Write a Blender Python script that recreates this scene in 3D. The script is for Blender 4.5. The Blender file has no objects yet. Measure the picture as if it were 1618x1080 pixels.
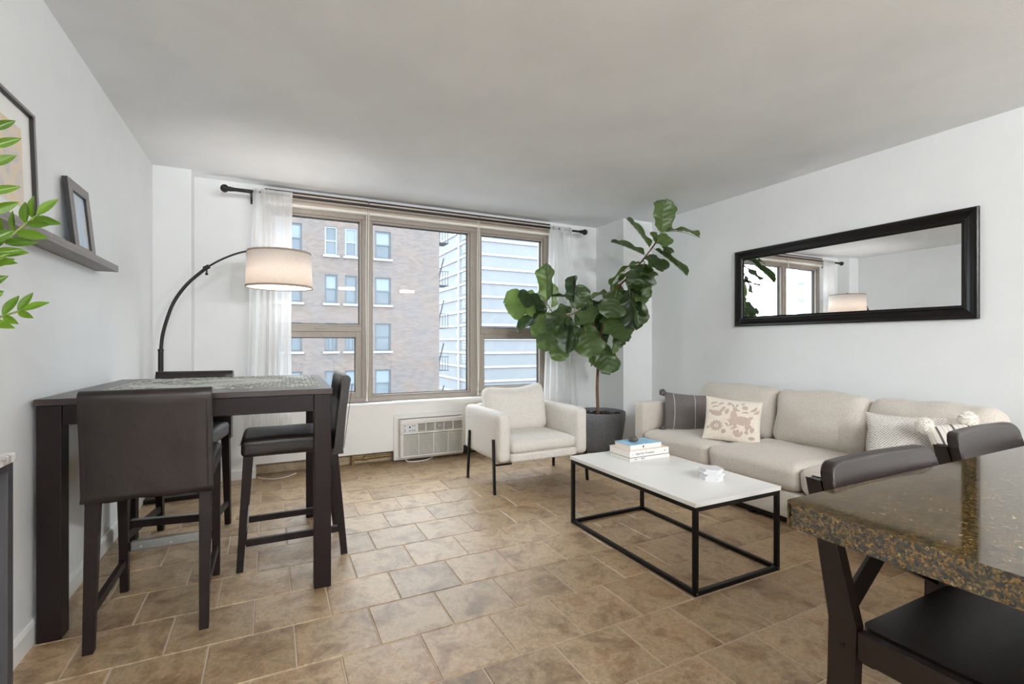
import bpy, bmesh, math, random
from mathutils import Vector, Matrix, noise, Euler
from mathutils.geometry import tessellate_polygon

random.seed(7)
PI = math.pi
scene = bpy.context.scene
COL = scene.collection

# ------------------------------------------------------------------ camera
F_PX, CAM_H, YAW = 766.0, 1.2, math.radians(26.5)
cd = bpy.data.cameras.new('camera')
cd.sensor_width = 36.0
cd.sensor_fit = 'HORIZONTAL'
cd.lens = F_PX / 1618.0 * 36.0
cd.clip_start = 0.02
cd.clip_end = 500
cam = bpy.data.objects.new('camera', cd)
cam.location = (0, 0, CAM_H)
cam.rotation_euler = (PI / 2, 0, -YAW)
COL.objects.link(cam)
scene.camera = cam

# ------------------------------------------------------------------ world, exposure
world = bpy.data.worlds.new('overcast_sky')
scene.world = world
world.use_nodes = True
bg = world.node_tree.nodes['Background']
bg.inputs['Color'].default_value = (0.90, 0.955, 1.0, 1)
bg.inputs['Strength'].default_value = 6.6
vs = scene.view_settings
vs.view_transform = 'Standard'
vs.look = 'None'
vs.exposure = 0.27
vs.gamma = 1.0
vs.use_curve_mapping = False
KITCHEN_W = 165.0                    # each kitchen ceiling light
try:
    scene.cycles.use_denoising = True
    scene.cycles.max_bounces = 12
    scene.cycles.diffuse_bounces = 6
    scene.cycles.transparent_max_bounces = 12
    scene.cycles.sample_clamp_indirect = 4.0
    scene.cycles.caustics_reflective = False
    scene.cycles.caustics_refractive = False
except Exception:
    pass
# room limits
XL, XR, YW, YR, ZC = -0.854, 4.11, 5.0, -3.2, 2.635


# ------------------------------------------------------------------ helpers
def ray(u, v):
    s, c = math.sin(YAW), math.cos(YAW)
    r = (u - 809.0) / F_PX
    return Vector((s + r * c, c - r * s, (540.0 - v) / F_PX))


def at(u, v, d):                      # a measured image point at distance d along the view axis
    return ray(u, v) * d + Vector((0, 0, CAM_H))


def atY(u, v, y):
    k = ray(u, v)
    return k * (y / k.y) + Vector((0, 0, CAM_H))


def atX(u, v, x):
    k = ray(u, v)
    return k * (x / k.x) + Vector((0, 0, CAM_H))


def lin(c):
    return tuple(((x / 255.0) / 12.92 if x / 255.0 <= 0.04045 else ((x / 255.0 + 0.055) / 1.055) ** 2.4) for x in c) + (1,)


MATS = {}


def nmat(name):
    m = bpy.data.materials.new(name)
    m.use_nodes = True
    nt = m.node_tree
    b = nt.nodes['Principled BSDF']
    MATS[name] = m
    return m, nt, b


def N(nt, kind, **kw):
    n = nt.nodes.new(kind)
    for k, v in kw.items():
        if k in n.inputs:
            n.inputs[k].default_value = v
        else:
            setattr(n, k, v)
    return n


def ramp(nt, stops):
    r = nt.nodes.new('ShaderNodeValToRGB')
    e = r.color_ramp.elements
    while len(e) < len(stops):
        e.new(0.5)
    for i, (p, c) in enumerate(stops):
        e[i].position = p
        e[i].color = c
    return r


def add_bump(nt, b, height_socket, strength, dist=0.01):
    bp = N(nt, 'ShaderNodeBump', Strength=strength, Distance=dist)
    nt.links.new(height_socket, bp.inputs['Height'])
    nt.links.new(bp.outputs['Normal'], b.inputs['Normal'])
    return bp


def M(name, rgb, rough=0.5, metal=0.0, var=0.0, scale=20.0, bump=0.0, bscale=None, stretch=None, coat=0.0, spec=None, bdist=0.01):
    """procedural principled material: colour varied by noise, fine relief by a second noise"""
    if name in MATS:
        return MATS[name]
    m, nt, b = nmat(name)
    c = lin(rgb)
    b.inputs['Roughness'].default_value = rough
    b.inputs['Metallic'].default_value = metal
    if coat:
        b.inputs['Coat Weight'].default_value = coat
    if spec is not None:
        b.inputs['Specular IOR Level'].default_value = spec
    tc = nt.nodes.new('ShaderNodeTexCoord')
    src = tc.outputs['Object']
    if stretch:
        mp = nt.nodes.new('ShaderNodeMapping')
        mp.inputs['Scale'].default_value = stretch
        nt.links.new(src, mp.inputs['Vector'])
        src = mp.outputs['Vector']
    nz = N(nt, 'ShaderNodeTexNoise', Scale=scale, Detail=5.0, Roughness=0.6)
    nt.links.new(src, nz.inputs['Vector'])
    v = max(var, 0.02)
    lo = tuple(x * (1 - v) for x in c[:3]) + (1,)
    hi = tuple(min(1, x * (1 + v)) for x in c[:3]) + (1,)
    rp = ramp(nt, [(0.3, lo), (0.7, hi)])
    nt.links.new(nz.outputs['Fac'], rp.inputs['Fac'])
    nt.links.new(rp.outputs['Color'], b.inputs['Base Color'])
    if bump:
        n2 = N(nt, 'ShaderNodeTexNoise', Scale=bscale or scale * 4, Detail=3.0)
        nt.links.new(src, n2.inputs['Vector'])
        add_bump(nt, b, n2.outputs['Fac'], bump, bdist)
    return m


def fabric(name, rgb, weave=450.0, var=0.06, rough=0.9, bump=0.25, rgb2=None):
    if name in MATS:
        return MATS[name]
    m, nt, b = nmat(name)
    c = lin(rgb)
    c2 = lin(rgb2) if rgb2 else tuple(x * (1 - 3 * var) for x in c[:3]) + (1,)
    b.inputs['Roughness'].default_value = rough
    b.inputs['Sheen Weight'].default_value = 0.15
    b.inputs['Specular IOR Level'].default_value = 0.2
    tc = nt.nodes.new('ShaderNodeTexCoord')
    hs = []
    for ax in ('X', 'Y', 'Z'):
        w = N(nt, 'ShaderNodeTexWave', Scale=weave / 6.0, Distortion=2.0, Detail=2.0)
        w.wave_type = 'BANDS'
        w.bands_direction = ax
        w.inputs['Detail Scale'].default_value = 3.0
        nt.links.new(tc.outputs['Object'], w.inputs['Vector'])
        hs.append(w)
    a1 = N(nt, 'ShaderNodeMath', operation='ADD')
    a2 = N(nt, 'ShaderNodeMath', operation='ADD')
    nt.links.new(hs[0].outputs['Fac'], a1.inputs[0])
    nt.links.new(hs[1].outputs['Fac'], a1.inputs[1])
    nt.links.new(a1.outputs[0], a2.inputs[0])
    nt.links.new(hs[2].outputs['Fac'], a2.inputs[1])
    nz = N(nt, 'ShaderNodeTexNoise', Scale=120.0, Detail=4.0)
    nt.links.new(tc.outputs['Object'], nz.inputs['Vector'])
    rp = ramp(nt, [(0.3, c2), (0.62, c)])
    nt.links.new(nz.outputs['Fac'], rp.inputs['Fac'])
    nt.links.new(rp.outputs['Color'], b.inputs['Base Color'])
    add_bump(nt, b, a2.outputs[0], bump, 0.0015)
    return m


class MB:
    """collects vertices and faces, builds ONE mesh object"""
    def __init__(self):
        self.v, self.f, self.sm = [], [], []

    def add(self, vs_, fs_, smooth=False):
        o = len(self.v)
        self.v += [Vector(p) for p in vs_]
        for f in fs_:
            self.f.append([o + i for i in f])
            self.sm.append(smooth)
        return self

    def box(self, x0, x1, y0, y1, z0, z1):
        vs_ = [(x0, y0, z0), (x1, y0, z0), (x1, y1, z0), (x0, y1, z0), (x0, y0, z1), (x1, y0, z1), (x1, y1, z1), (x0, y1, z1)]
        return self.add(vs_, [(0, 3, 2, 1), (4, 5, 6, 7), (0, 1, 5, 4), (1, 2, 6, 5), (2, 3, 7, 6), (3, 0, 4, 7)])

    def hexa(self, lo, hi):            # two quads (bottom, top), each 4 points in order
        return self.add(list(lo) + list(hi), [(0, 3, 2, 1), (4, 5, 6, 7), (0, 1, 5, 4), (1, 2, 6, 5), (2, 3, 7, 6), (3, 0, 4, 7)])

    def prism(self, pts, axis, a, b, smooth=False):   # 2D outline extruded along an axis
        def mk(p, t):
            return {'x': (t, p[0], p[1]), 'y': (p[0], t, p[1]), 'z': (p[0], p[1], t)}[axis]
        n = len(pts)
        vs_ = [mk(p, a) for p in pts] + [mk(p, b) for p in pts]
        tri = tessellate_polygon([[Vector((p[0], p[1], 0)) for p in pts]])
        fs_ = [tuple(t) for t in tri] + [tuple(i + n for i in reversed(t)) for t in tri]
        fs_ += [(i, (i + 1) % n, (i + 1) % n + n, i + n) for i in range(n)]
        return self.add(vs_, fs_, smooth)

    def tube(self, path, r, n=10, cap=True):
        path = [Vector(p) for p in path]
        rs = r if isinstance(r, (list, tuple)) else [r] * len(path)
        rings = []
        t0 = (path[1] - path[0]).normalized()
        ref = Vector((0, 0, 1)) if abs(t0.z) < 0.9 else Vector((1, 0, 0))
        nrm = t0.cross(ref).normalized()
        for i, p in enumerate(path):
            if i == 0:
                t = path[1] - path[0]
            elif i == len(path) - 1:
                t = path[-1] - path[-2]
            else:
                t = (path[i + 1] - path[i - 1])
            t.normalize()
            nrm = (nrm - t * nrm.dot(t)).normalized()
            bn = t.cross(nrm)
            rings.append([p + (nrm * math.cos(2 * PI * k / n) + bn * math.sin(2 * PI * k / n)) * rs[i] for k in range(n)])
        vs_ = [q for rg in rings for q in rg]
        fs_ = []
        for i in range(len(path) - 1):
            for k in range(n):
                fs_.append((i * n + k, i * n + (k + 1) % n, (i + 1) * n + (k + 1) % n, (i + 1) * n + k))
        self.add(vs_, fs_, True)
        if cap:
            self.add(rings[0], [tuple(reversed(range(n)))])
            self.add(rings[-1], [tuple(range(n))])
        return self

    def lathe(self, prof, c=(0, 0, 0), n=32, closed=False):  # prof: (r, z)
        vs_, fs_ = [], []
        for r, z in prof:
            for k in range(n):
                vs_.append((c[0] + r * math.cos(2 * PI * k / n), c[1] + r * math.sin(2 * PI * k / n), c[2] + z))
        m = len(prof)
        for i in range(m if closed else m - 1):
            j = (i + 1) % m
            for k in range(n):
                fs_.append((i * n + k, i * n + (k + 1) % n, j * n + (k + 1) % n, j * n + k))
        return self.add(vs_, fs_, True)

    def ball(self, c, r, nu=16, nv=10, sq=(1, 1, 1), amp=0.0, fr=3.0):
        vs_, fs_ = [], []
        for j in range(nv + 1):
            th = PI * j / nv
            for i in range(nu):
                ph = 2 * PI * i / nu
                d = Vector((math.sin(th) * math.cos(ph), math.sin(th) * math.sin(ph), math.cos(th)))
                k = 1 + (amp * noise.noise(d * fr + Vector(c) * 7) if amp else 0)
                vs_.append((c[0] + d.x * r * sq[0] * k, c[1] + d.y * r * sq[1] * k, c[2] + d.z * r * sq[2] * k))
        for j in range(nv):
            for i in range(nu):
                fs_.append((j * nu + i, (j + 1) * nu + i, (j + 1) * nu + (i + 1) % nu, j * nu + (i + 1) % nu))
        return self.add(vs_, fs_, True)

    def grid(self, fn, nu, nv, smooth=True):
        vs_ = [fn(i / nu, j / nv) for j in range(nv + 1) for i in range(nu + 1)]
        fs_ = [(j * (nu + 1) + i, j * (nu + 1) + i + 1, (j + 1) * (nu + 1) + i + 1, (j + 1) * (nu + 1) + i) for j in range(nv) for i in range(nu)]
        return self.add(vs_, fs_, smooth)

    def rbox(self, cx, cy, cz, w, d, h, r, n=10, puff=(0, 0, 0), wob=0.0, wf=4.0, seed=0.0):
        """soft box: rounded edges, faces bulged by puff, wobble for wrinkles"""
        a = Vector((w / 2, d / 2, h / 2))
        r = min(r, min(a) * 0.999)
        ts = []
        for k in range(n + 1):
            t = -1 + 2 * k / n
            ts.append(math.sin(t * PI / 2) * 0.55 + t * 0.45)
        cache, vs_, fs_ = {}, [], []

        def vert(p):
            key = tuple(round(x, 5) for x in p)
            if key in cache:
                return cache[key]
            q = Vector((p[0] * a.x, p[1] * a.y, p[2] * a.z))
            core = Vector([max(-(a[i] - r), min(a[i] - r, q[i])) for i in range(3)])
            dv = q - core
            if dv.length > 1e-9:
                q = core + dv.normalized() * r
            s = [q[i] / a[i] for i in range(3)]
            o = Vector((0, 0, 0))
            for i in range(3):
                j, k = (i + 1) % 3, (i + 2) % 3
                bulge = max(0, 1 - s[j] ** 2) * max(0, 1 - s[k] ** 2)
                o[i] = puff[i] * bulge * s[i]
            q = q + o
            if wob:
                nn = noise.noise_vector(q * wf + Vector((seed, seed * 1.7, seed * 0.3)))
                q = q + nn * wob
            cache[key] = len(vs_)
            vs_.append((q.x + cx, q.y + cy, q.z + cz))
            return cache[key]
        for ax in range(3):
            for sg in (-1, 1):
                for i in range(n):
                    for j in range(n):
                        quad = []
                        for (ii, jj) in ((i, j), (i + 1, j), (i + 1, j + 1), (i, j + 1)):
                            p = [0, 0, 0]
                            p[ax] = sg
                            p[(ax + 1) % 3] = ts[ii]
                            p[(ax + 2) % 3] = ts[jj]
                            quad.append(vert(p))
                        if sg < 0:
                            quad.reverse()
                        fs_.append(tuple(quad))
        return self.add(vs_, fs_, True)

    def move(self, off=None, rot=None, mat=None):
        for i, p in enumerate(self.v):
            if rot:
                p = rot @ p
            if mat:
                p = mat @ p
            if off:
                p = p + Vector(off)
            self.v[i] = p
        return self

    def mesh(self, name, mat):
        me = bpy.data.meshes.new(name)
        me.from_pydata([tuple(p) for p in self.v], [], self.f)
        me.polygons.foreach_set('use_smooth', self.sm)
        if mat:
            me.materials.append(mat)
        me.update()
        return me

    def build(self, name, mat, parent=None, bevel=0.0, seg=2, loc=None):
        o = bpy.data.objects.new(name, self.mesh(name, mat))
        COL.objects.link(o)
        if parent:
            o.parent = parent
        if loc:
            o.location = loc
        if bevel:
            b = o.modifiers.new('bevel', 'BEVEL')
            b.width, b.segments = bevel, seg
            b.limit_method = 'ANGLE'
            b.angle_limit = math.radians(40)
        return o


def thing(name, label, cat, loc=(0, 0, 0), rz=0.0, group=None):
    o = bpy.data.objects.new(name, None)
    o.empty_display_size = 0.05
    COL.objects.link(o)
    o.location = loc
    o.rotation_euler = (0, 0, rz)
    return tag(o, label, cat, group)


def tag(o, label, cat, group=None, kind=None):
    o['label'] = label
    o['category'] = cat
    if group:
        o['group'] = group
    if kind:
        o['kind'] = kind
    return o


def struct(name, mb, mat, label, cat, bevel=0.0, loc=None):
    o = mb.build(name, mat, None, bevel, loc=loc)
    return tag(o, label, cat, kind='structure')


def dup(root, loc, rz, label=None, group=None):
    r = root.copy()
    COL.objects.link(r)
    r.location = loc
    r.rotation_euler = (0, 0, rz)
    if label:
        r['label'] = label
    if group:
        r['group'] = group
    for ch in list(root.children):
        c = ch.copy()
        COL.objects.link(c)
        c.parent = r
        for g in ch.children:
            d = g.copy()
            COL.objects.link(d)
            d.parent = c
    return r


def obox(o, ax, ay, az, a, b, c):
    """oriented box: centre o, unit axes, half sizes"""
    pts = []
    for sz in (-1, 1):
        for sx, sy in ((-1, -1), (1, -1), (1, 1), (-1, 1)):
            pts.append(o + ax * a * sx + ay * b * sy + az * c * sz)
    return pts[:4], pts[4:]


def arc_pts(x, z, r, a0, a1, n=6):
    return [(x + r * math.cos(a0 + (a1 - a0) * i / n), z + r * math.sin(a0 + (a1 - a0) * i / n)) for i in range(n + 1)]


def round_rect(x0, x1, z0, z1, r, n=5):
    return (arc_pts(x1 - r, z0 + r, r, -PI / 2, 0, n) + arc_pts(x1 - r, z1 - r, r, 0, PI / 2, n)
            + arc_pts(x0 + r, z1 - r, r, PI / 2, PI, n) + arc_pts(x0 + r, z0 + r, r, PI, 1.5 * PI, n))


def bez(pts, n=24):
    """Catmull-Rom through the points"""
    pts = [Vector(p) for p in pts]
    P = [pts[0] * 2 - pts[1]] + pts + [pts[-1] * 2 - pts[-2]]
    out = []
    m = max(1, n // (len(pts) - 1))
    for i in range(1, len(P) - 2):
        for k in range(m):
            t = k / m
            a, b, c, d = P[i - 1], P[i], P[i + 1], P[i + 2]
            out.append(0.5 * ((2 * b) + (c - a) * t + (2 * a - 5 * b + 4 * c - d) * t * t + (3 * b - a - 3 * c + d) * t ** 3))
    out.append(pts[-1])
    return out


# ------------------------------------------------------------------ materials of the room
M('wall_paint', (231, 233, 234), 0.75, var=0.012, scale=3.0, bump=0.06, bscale=220.0, bdist=0.003)
M('white_trim', (236, 236, 234), 0.5, var=0.012, scale=4.0)
M('plaster_recess', (176, 160, 132), 0.85, var=0.3, scale=9.0, bump=0.4, bscale=40.0)
M('grout', (200, 181, 164), 0.9, var=0.12, scale=14.0)


def ceiling_mat():
    m, nt, b = nmat('ceiling_paint')
    b.inputs['Roughness'].default_value = 0.9
    tc = nt.nodes.new('ShaderNodeTexCoord')
    n1 = N(nt, 'ShaderNodeTexNoise', Scale=1.6, Detail=5.0)
    n2 = N(nt, 'ShaderNodeTexNoise', Scale=55.0, Detail=6.0, Roughness=0.7)
    nt.links.new(tc.outputs['Object'], n1.inputs['Vector'])
    nt.links.new(tc.outputs['Object'], n2.inputs['Vector'])
    rp = ramp(nt, [(0.35, lin((231, 234, 237))), (0.65, lin((239, 242, 245)))])
    nt.links.new(n1.outputs['Fac'], rp.inputs['Fac'])
    nt.links.new(rp.outputs['Color'], b.inputs['Base Color'])
    add_bump(nt, b, n2.outputs['Fac'], 0.3, 0.006)


ceiling_mat()


def tile_mat():
    m, nt, b = nmat('slate_tile')
    tc = nt.nodes.new('ShaderNodeTexCoord')
    oi = nt.nodes.new('ShaderNodeObjectInfo')
    k = N(nt, 'ShaderNodeMath', operation='MULTIPLY')
    k.inputs[1].default_value = 80.0
    nt.links.new(oi.outputs['Random'], k.inputs[0])

    def nz(scale, detail, rough=0.6, dist=0.0):
        n = N(nt, 'ShaderNodeTexNoise', Scale=scale, Detail=detail, Roughness=rough, Distortion=dist)
        n.noise_dimensions = '4D'
        nt.links.new(tc.outputs['Object'], n.inputs['Vector'])
        nt.links.new(k.outputs[0], n.inputs['W'])
        return n
    big, mid, fine = nz(6.0, 9.0, 0.72, 0.5), nz(11.0, 9.0, 0.78, 1.0), nz(75.0, 6.0, 0.8)
    base = ramp(nt, [(0.30, lin((96, 76, 56))), (0.42, lin((146, 121, 92))), (0.53, lin((180, 156, 125))), (0.66, lin((140, 126, 98)))])
    nt.links.new(big.outputs['Fac'], base.inputs['Fac'])
    rust = ramp(nt, [(0.52, (0, 0, 0, 1)), (0.70, (1, 1, 1, 1))])
    nt.links.new(mid.outputs['Fac'], rust.inputs['Fac'])
    rs = N(nt, 'ShaderNodeMath', operation='MULTIPLY')
    nt.links.new(rust.outputs['Color'], rs.inputs[0])
    rr = ramp(nt, [(0.0, (0.15, 0.15, 0.15, 1)), (1.0, (0.85, 0.85, 0.85, 1))])
    nt.links.new(oi.outputs['Random'], rr.inputs['Fac'])
    nt.links.new(rr.outputs['Color'], rs.inputs[1])
    mx = nt.nodes.new('ShaderNodeMixRGB')
    mx.inputs['Color2'].default_value = lin((166, 116, 66))
    nt.links.new(rs.outputs[0], mx.inputs['Fac'])
    nt.links.new(base.outputs['Color'], mx.inputs['Color1'])
    fr = ramp(nt, [(0.32, (0.60, 0.57, 0.54, 1)), (0.60, (1.14, 1.12, 1.10, 1))])
    nt.links.new(fine.outputs['Fac'], fr.inputs['Fac'])
    m2 = nt.nodes.new('ShaderNodeMixRGB')
    m2.blend_type = 'MULTIPLY'
    m2.inputs['Fac'].default_value = 0.85
    nt.links.new(mx.outputs['Color'], m2.inputs['Color1'])
    nt.links.new(fr.outputs['Color'], m2.inputs['Color2'])
    hv = nt.nodes.new('ShaderNodeHueSaturation')
    vr = N(nt, 'ShaderNodeMapRange')
    vr.inputs['To Min'].default_value = 0.90
    vr.inputs['To Max'].default_value = 1.20
    k2 = N(nt, 'ShaderNodeMath', operation='FRACT')
    nt.links.new(k.outputs[0], k2.inputs[0])
    nt.links.new(k2.outputs[0], vr.inputs['Value'])
    nt.links.new(vr.outputs['Result'], hv.inputs['Value'])
    nt.links.new(m2.outputs['Color'], hv.inputs['Color'])
    nt.links.new(hv.outputs['Color'], b.inputs['Base Color'])
    b.inputs['Roughness'].default_value = 0.34
    b.inputs['Specular IOR Level'].default_value = 0.6
    ad = N(nt, 'ShaderNodeMath', operation='ADD')
    nt.links.new(mid.outputs['Fac'], ad.inputs[0])
    nt.links.new(fine.outputs['Fac'], ad.inputs[1])
    add_bump(nt, b, ad.outputs[0], 0.22, 0.006)


tile_mat()

# ------------------------------------------------------------------ the room shell
floor = struct('floor', MB().box(XL - 0.1, XR + 0.1, YR - 0.1, YW + 0.1, -0.12, -0.003), MATS['grout'],
               'beige grout bed of the tiled floor', 'floor')
TX, TY, GAP = 0.306, 0.302, 0.0027
full_tile = None


def tile_mesh(x0, x1, y0, y1):
    b = 0.003
    mb = MB()
    vs_ = [(x0, y0, -0.011), (x1, y0, -0.011), (x1, y1, -0.011), (x0, y1, -0.011),
           (x0, y0, -b), (x1, y0, -b), (x1, y1, -b), (x0, y1, -b),
           (x0 + b, y0 + b, 0), (x1 - b, y0 + b, 0), (x1 - b, y1 - b, 0), (x0 + b, y1 - b, 0)]
    fs_ = [(8, 9, 10, 11)]
    for i in range(4):
        j = (i + 1) % 4
        fs_ += [(i, j, j + 4, i + 4), (i + 4, j + 4, j + 8, i + 8)]
    return vs_, fs_


rest = MB()
for j in range(-18, 12):
    ya, yb = 1.953 + TY * j, 1.953 + TY * (j + 1)
    off = 0.701 if j % 2 == 0 else 0.548
    for i in range(-8, 14):
        xa, xb = off + TX * i, off + TX * (i + 1)
        x0, x1, y0, y1 = max(xa, XL), min(xb, XR), max(ya, YR), min(yb, YW)
        if x1 - x0 < 0.02 or y1 - y0 < 0.02:
            continue
        g = GAP
        if yb > 1.0:
            full = abs(x1 - x0 - TX) < 1e-6 and abs(y1 - y0 - TY) < 1e-6
            cx, cy = (x0 + x1) / 2, (y0 + y1) / 2
            if full and full_tile:
                me = full_tile
            else:
                vs_, fs_ = tile_mesh(x0 - cx + g, x1 - cx - g, y0 - cy + g, y1 - cy - g)
                mb = MB().add(vs_, fs_)
                me = mb.mesh('tile', MATS['slate_tile'])
                if full:
                    full_tile = me
            o = bpy.data.objects.new('tile', me)
            COL.objects.link(o)
            o.parent = floor
            o.location = (cx, cy, 0)
            o.rotation_euler = (0, 0, 0)
        else:
            rest.add(*tile_mesh(x0 + g, x1 - g, y0 + g, y1 - g))
ro = rest.build('tile_field', MATS['slate_tile'], floor)
ro['kind'] = 'stuff'

W = MATS['wall_paint']
struct('ceiling', MB().box(XL - 0.2, XR + 0.2, YR - 0.2, YW + 0.25, ZC, ZC + 0.2), MATS['ceiling_paint'], 'off-white lightly textured ceiling', 'ceiling')
struct('wall_left', MB().box(XL - 0.2, XL, YR - 0.2, YW + 0.25, -0.12, ZC), W, 'plain white painted wall behind the bar table', 'wall')
struct('wall_right', MB().box(XR, XR + 0.2, YR - 0.2, YW + 0.25, -0.12, ZC), W, 'plain white painted wall behind the sofa and mirror', 'wall')
struct('wall_rear', MB().box(XL, XR, YR - 0.2, YR, -0.12, ZC), W, 'plain white kitchen wall facing the window', 'wall')
WX0, WX1, WZ0, WZ1 = -0.06, 2.975, 0.60, 2.595
wb = MB()
wb.box(XL, WX0, YW, YW + 0.25, -0.12, ZC).box(WX1, XR, YW, YW + 0.25, -0.12, ZC)
wb.box(WX0, WX1, YW, YW + 0.25, WZ1, ZC).box(WX0, WX1, YW, YW + 0.25, -0.12, WZ0)
struct('wall_window', wb, W, 'white wall that holds the wide window', 'wall')
struct('wall_column_left', MB().box(XL, -0.59, 4.81, YW, -0.01, ZC), W, 'shallow white column beside the arc lamp', 'wall')
struct('wall_column_right', MB().box(3.677, XR, 4.47, YW, -0.01, ZC), W, 'white boxed column behind the potted tree', 'wall')
PF = 4.85
struct('wall_under_window', MB().box(-0.59, -0.115, PF, YW, -0.01, 0.575), W, 'white low wall stub under the left curtain', 'wall')
T = MATS['white_trim']
struct('trim_1', MB().box(-0.115, 1.10, PF, PF + 0.02, 0.115, 0.575), T, 'white cover panel below the window, beside the air conditioner', 'panel')
struct('trim_2', MB().box(1.10, 1.83, PF + 0.006, PF + 0.026, 0.47, 0.575), T, 'white cover panel strip above the air conditioner', 'panel')
struct('trim_3', MB().box(1.83, 3.05, PF + 0.006, PF + 0.026, 0.10, 0.575), T, 'white cover panel below the window, behind the armchair', 'panel')
struct('trim_4', MB().box(-0.59, 1.104, PF - 0.012, YW + 0.02, 0.575, 0.597), T, 'white window sill board over the left panel', 'window sill', 0.003)
struct('trim_5', MB().box(1.106, 3.05, PF - 0.008, YW + 0.02, 0.577, 0.601), T, 'white window sill board over the air conditioner', 'window sill', 0.003)
struct('trim_6', MB().box(3.03, 3.05, PF + 0.026, YW, -0.01, 0.575), T, 'white end cheek of the panelled window ledge', 'panel')
struct('trim_7', MB().box(-0.115, 3.03, 4.985, YW, 0.0, 0.5), MATS['plaster_recess'], 'stained bare plaster inside the gap below the panels', 'plaster')
bbp = [(0, 0), (0.014, 0), (0.014, 0.075), (0.008, 0.088), (0, 0.09)]
struct('baseboard_left', MB().prism([(XL + p[0], p[1]) for p in bbp], 'y', YR, 4.81), T, 'white baseboard along the wall by the bar table', 'baseboard')
struct('baseboard_column', MB().prism([(4.81 - p[0], p[1]) for p in bbp], 'x', XL + 0.014, -0.59), T, 'white baseboard at the foot of the column by the lamp', 'baseboard')
struct('baseboard_window', MB().prism([(PF - p[0], p[1]) for p in bbp], 'x', -0.59, -0.115), T, 'white baseboard under the left curtain', 'baseboard')
struct('baseboard_right', MB().prism([(XR - p[0], p[1]) for p in bbp], 'y', YR, 4.47), T, 'white baseboard behind the sofa', 'baseboard')

# ------------------------------------------------------------------ window
M('window_aluminium', (150, 140, 130), 0.4, var=0.05, scale=30.0)
M('gasket', (52, 46, 42), 0.6)
M('latch_grey', (150, 146, 140), 0.4)


def glass_mat(name, tint=(0.97, 0.985, 0.99, 1)):
    m, nt, b = nmat(name)
    nt.nodes.remove(b)
    out = nt.nodes['Material Output']
    tr = N(nt, 'ShaderNodeBsdfTransparent')
    tr.inputs['Color'].default_value = tint
    gl = N(nt, 'ShaderNodeBsdfGlossy', Roughness=0.01)
    lw = N(nt, 'ShaderNodeLayerWeight', Blend=0.5)
    pw = N(nt, 'ShaderNodeMath', operation='POWER')
    pw.inputs[1].default_value = 4.0
    nt.links.new(lw.outputs['Facing'], pw.inputs[0])
    fr = N(nt, 'ShaderNodeMath', operation='MULTIPLY_ADD')
    fr.inputs[1].default_value = 0.35
    fr.inputs[2].default_value = 0.012
    nt.links.new(pw.outputs[0], fr.inputs[0])
    mx = nt.nodes.new('ShaderNodeMixShader')
    nt.links.new(fr.outputs[0], mx.inputs[0])
    nt.links.new(tr.outputs[0], mx.inputs[1])
    nt.links.new(gl.outputs[0], mx.inputs[2])
    nt.links.new(mx.outputs[0], out.inputs['Surface'])
    return m


glass_mat('window_glass')
A = MATS['window_aluminium']
win = bpy.data.objects.new('window_1', None)
COL.objects.link(win)
win.location = (0, 0, 0)
tag(win, 'wide three-part window in taupe aluminium frames', 'window', kind='structure')


def wbar(name, x0, x1, z0, z1, y0=4.985, y1=5.09, mat=A, bev=0.004):
    return MB().box(x0, x1, y0, y1, z0, z1).build(name, mat, win, bev)


wbar('jamb', WX0, 0.005, WZ0, WZ1)
wbar('jamb', 2.905, WX1, WZ0, WZ1)
wbar('head', 0.005, 2.905, 2.415, WZ1)
wbar('bottom_rail', 0.005, 2.905, WZ0, 0.648)
wbar('mullion', 0.815, 0.905, 0.648, 2.415, 4.982)
wbar('mullion', 1.972, 2.095, 0.648, 2.415, 4.982)


def pane(x0, x1, z0, z1, y=5.05):
    g = MB().box(x0, x1, y - 0.003, y + 0.003, z0, z1).build('pane', MATS['window_glass'], win)
    return g


def lite(x0, x1, z0, z1, w=0.018, y0=4.998, y1=5.075, gas=True):
    """glazing bead around an opening, dark gasket, pane"""
    f = MB().box(x0, x0 + w, y0, y1, z0, z1).box(x1 - w, x1, y0, y1, z0, z1)
    f.box(x0 + w, x1 - w, y0, y1, z0, z0 + w).box(x0 + w, x1 - w, y0, y1, z1 - w, z1)
    o = f.build('glazing_bead', A, win, 0.002)
    k = 0.007
    a0, a1, b0, b1 = x0 + w, x1 - w, z0 + w, z1 - w
    q = MB().box(a0, a0 + k, 5.03, 5.06, b0, b1).box(a1 - k, a1, 5.03, 5.06, b0, b1)
    q.box(a0 + k, a1 - k, 5.03, 5.06, b0, b0 + k).box(a0 + k, a1 - k, 5.03, 5.06, b1 - k, b1)
    q.build('gasket', MATS['gasket'], win)
    pane(a0 + k * 0.5, a1 - k * 0.5, b0 + k * 0.5, b1 - k * 0.5)


lite(0.005, 0.815, 1.355, 2.415)
wbar('transom', 0.005, 0.815, 1.300, 1.355)
lite(0.005, 0.815, 0.648, 1.300, 0.055, 4.992)
lite(0.905, 1.972, 0.648, 2.415)
lite(2.095, 2.905, 1.345, 2.415)
wbar('transom', 2.095, 2.905, 1.290, 1.345)
lite(2.095, 2.905, 0.648, 1.290, 0.05, 4.992)
for lx, lz in ((0.43, 1.335), (2.5, 1.325)):
    MB().box(lx - 0.05, lx + 0.05, 4.972, 4.985, lz - 0.006, lz + 0.006).build('latch', MATS['latch_grey'], win, 0.003)

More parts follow.
